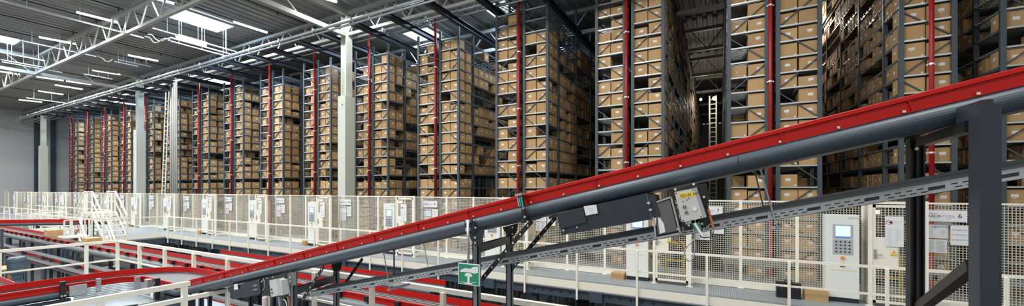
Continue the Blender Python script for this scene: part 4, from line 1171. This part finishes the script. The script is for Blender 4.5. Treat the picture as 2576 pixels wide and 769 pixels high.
# long lower conveyor behind the railing
YL0, YL1 = 5.58, 6.2; ZL2 = EYE-2.13
low_c = conveyor(straight((-52, (YL0+YL1)/2, ZL2), (6, (YL0+YL1)/2, ZL2), (0,1,0)), (YL1-YL0)/2, 'long_conveyor', 'long straight red and grey conveyor running below the railing', gh=.13, sh=.26, bulgeb=.10, sm='leggrey')
for y in (5.66, 5.74): MB().tube([(-52, y, ZL2+.0), (6, y, ZL2+.0)], .012, 6).build('guide_rail_bar', 'brownrail', low_c)
for i in range(60): MB().box(-44+.82*i, -43.9+.82*i, 5.50, 5.62, ZL2-.12, ZL2-.01).build('rail_bracket', 'black', low_c)
for i in range(22):
    x = -43+2.0*i
    for y in ((5.6, 6.1) if x > -13 or x < -42 else (6.1,)): MB().box(x-.05, x+.05, y-.05, y+.05, -4, ZL2-.25).build('support_leg', 'slate', low_c)
# second parallel conveyor, lower
lc = conveyor(straight((-40, 5.35, EYE-3.0), (-7, 5.35, EYE-3.0), (0,1,0)), .22, 'lower_conveyor', 'second conveyor tier seen under the long conveyor at the left', gh=.10, sh=.10)
for i in range(12):
    MB().box(-38+2.6*i, -37.93+2.6*i, 5.2, 5.27, -4, EYE-3.2).build('support_leg', 'leggrey', lc)
for y, z, l in ((5.0, -2.62, 'upper galvanised channel running below the long conveyor at the left'), (4.9, -2.86, 'lower galvanised channel running below the long conveyor at the left')):
    q = MB().box(-40, -7.5, y, y+.005, EYE+z-.07, EYE+z).box(-40, -7.5, y, y+.10, EYE+z-.075, EYE+z-.07).box(-40, -7.5, y+.10, y+.105, EYE+z-.07, EYE+z)
    tag(q.build('cable_channel', 'galv'), l, 'cable tray')
for i, (px, w_) in enumerate(((18,.16),(58,.12),(109,.12),(158,.10),(193,.14),(226,.10),(128,.05),(168,.05))):
    p = at(px, 600, Y=5.5); w_ *= .8; tag(MB().box(p.x-w_, p.x+w_, 5.45, 5.55, -4, ZL2-.38).build('steel_post', 'slate'), '%s slate steel post from the left under the long conveyor' % ORD[i+1], 'post', 'posts under the long conveyor')
tag(MB().box(-17.5, -15.2, 5.2, 5.3, -1.6, -.5).build('machine_cover', 'panelgrey'), 'grey machine panel standing low behind the railing corner at the left', 'panel')
t = thing('machine_housing', 'dark grey machine housing with white label behind the railing corner', 'housing', (-13.7, 4.85, -.25))
MB().box(0, 1.0, 0, .45, -.42, 0).build('housing_body', 'dark', t); MB().box(.72, .80, -.004, 0, -.25, -.10).build('label_plate', 'paper', t)
MB().box(-.05, 1.02, -.02, .47, 0, .02).build('housing_lid', 'slate', t)
# short conveyor further back
sc2 = conveyor(straight((-16.5, 7.5, EYE-2.27), (-6, 7.5, EYE-2.27), (0,1,0)), .28, 'rear_conveyor', 'dim red conveyor just under the walkway beam beyond the railing', gh=.12, sh=.1)
for i in range(5): MB().box(-16+2.4*i, -15.9+2.4*i, 7.3, 7.4, -4, EYE-2.5).build('support_leg', 'slate', sc2)
rc = conveyor(straight((-3.5, 7.6, EYE-2.9), (6, 7.6, EYE-2.9), (0,1,0)), .35, 'roller_track', 'dark low track under the right part of the walkway edge', gh=.06, sh=.12)
# far belt along the depth at left
conveyor(straight((-28, 4.0, EYE-1.33), (-28, 7.9, EYE-1.55), (-1,0,0), 5), .35, 'cross_belt', 'red guarded cross belt at the far left passing below the crossover platform', gh=.13, sh=.12)
for y in (4.6, 7.4):
    for x in (-28.3, -27.7): MB().box(x-.04, x+.04, y-.04, y+.04, -4 if y < 6.6 else 0, EYE-1.75).build('support_leg', 'slate', bpy.data.objects['cross_belt'])
# boxes on the long conveyor
carton(-26.8, 5.9, ZL2-.15, .62, .45, .42, .0, 'brown cardboard box on the long conveyor, left one')
carton(-22.1, 5.88, ZL2-.15, .60, .42, .34, .0, 'brown cardboard box on the long conveyor, right one near the railing corner')
carton(-1.55, 5.85, ZL2-.15, 1.05, .42, .30, .0, 'large cardboard box on the long conveyor under the emergency sign')
# bollard-like clutter under the walkway: frames of a sorter
for i in range(16):
    x = -22+2.1*i
    t = thing('sorter_frame', 'dark sorter frame with pale brackets in the gloom under the walkway edge', 'frame', (x, 8.0, 0), 0, 'sorter frames under the walkway edge')
    MB().box(0, .07, 0, .07, -4, -.75).box(1.2, 1.27, 0, .07, -4, -.75).box(0, 2.1, 0, .07, -.82, -.72).build('frame_bars', 'dark', t)
    MB().box(.4, .7, -.05, .1, -.72, -.66).box(1.5, 1.62, -.05, .1, -.72, -.6).build('pale_bracket', 'cab', t)
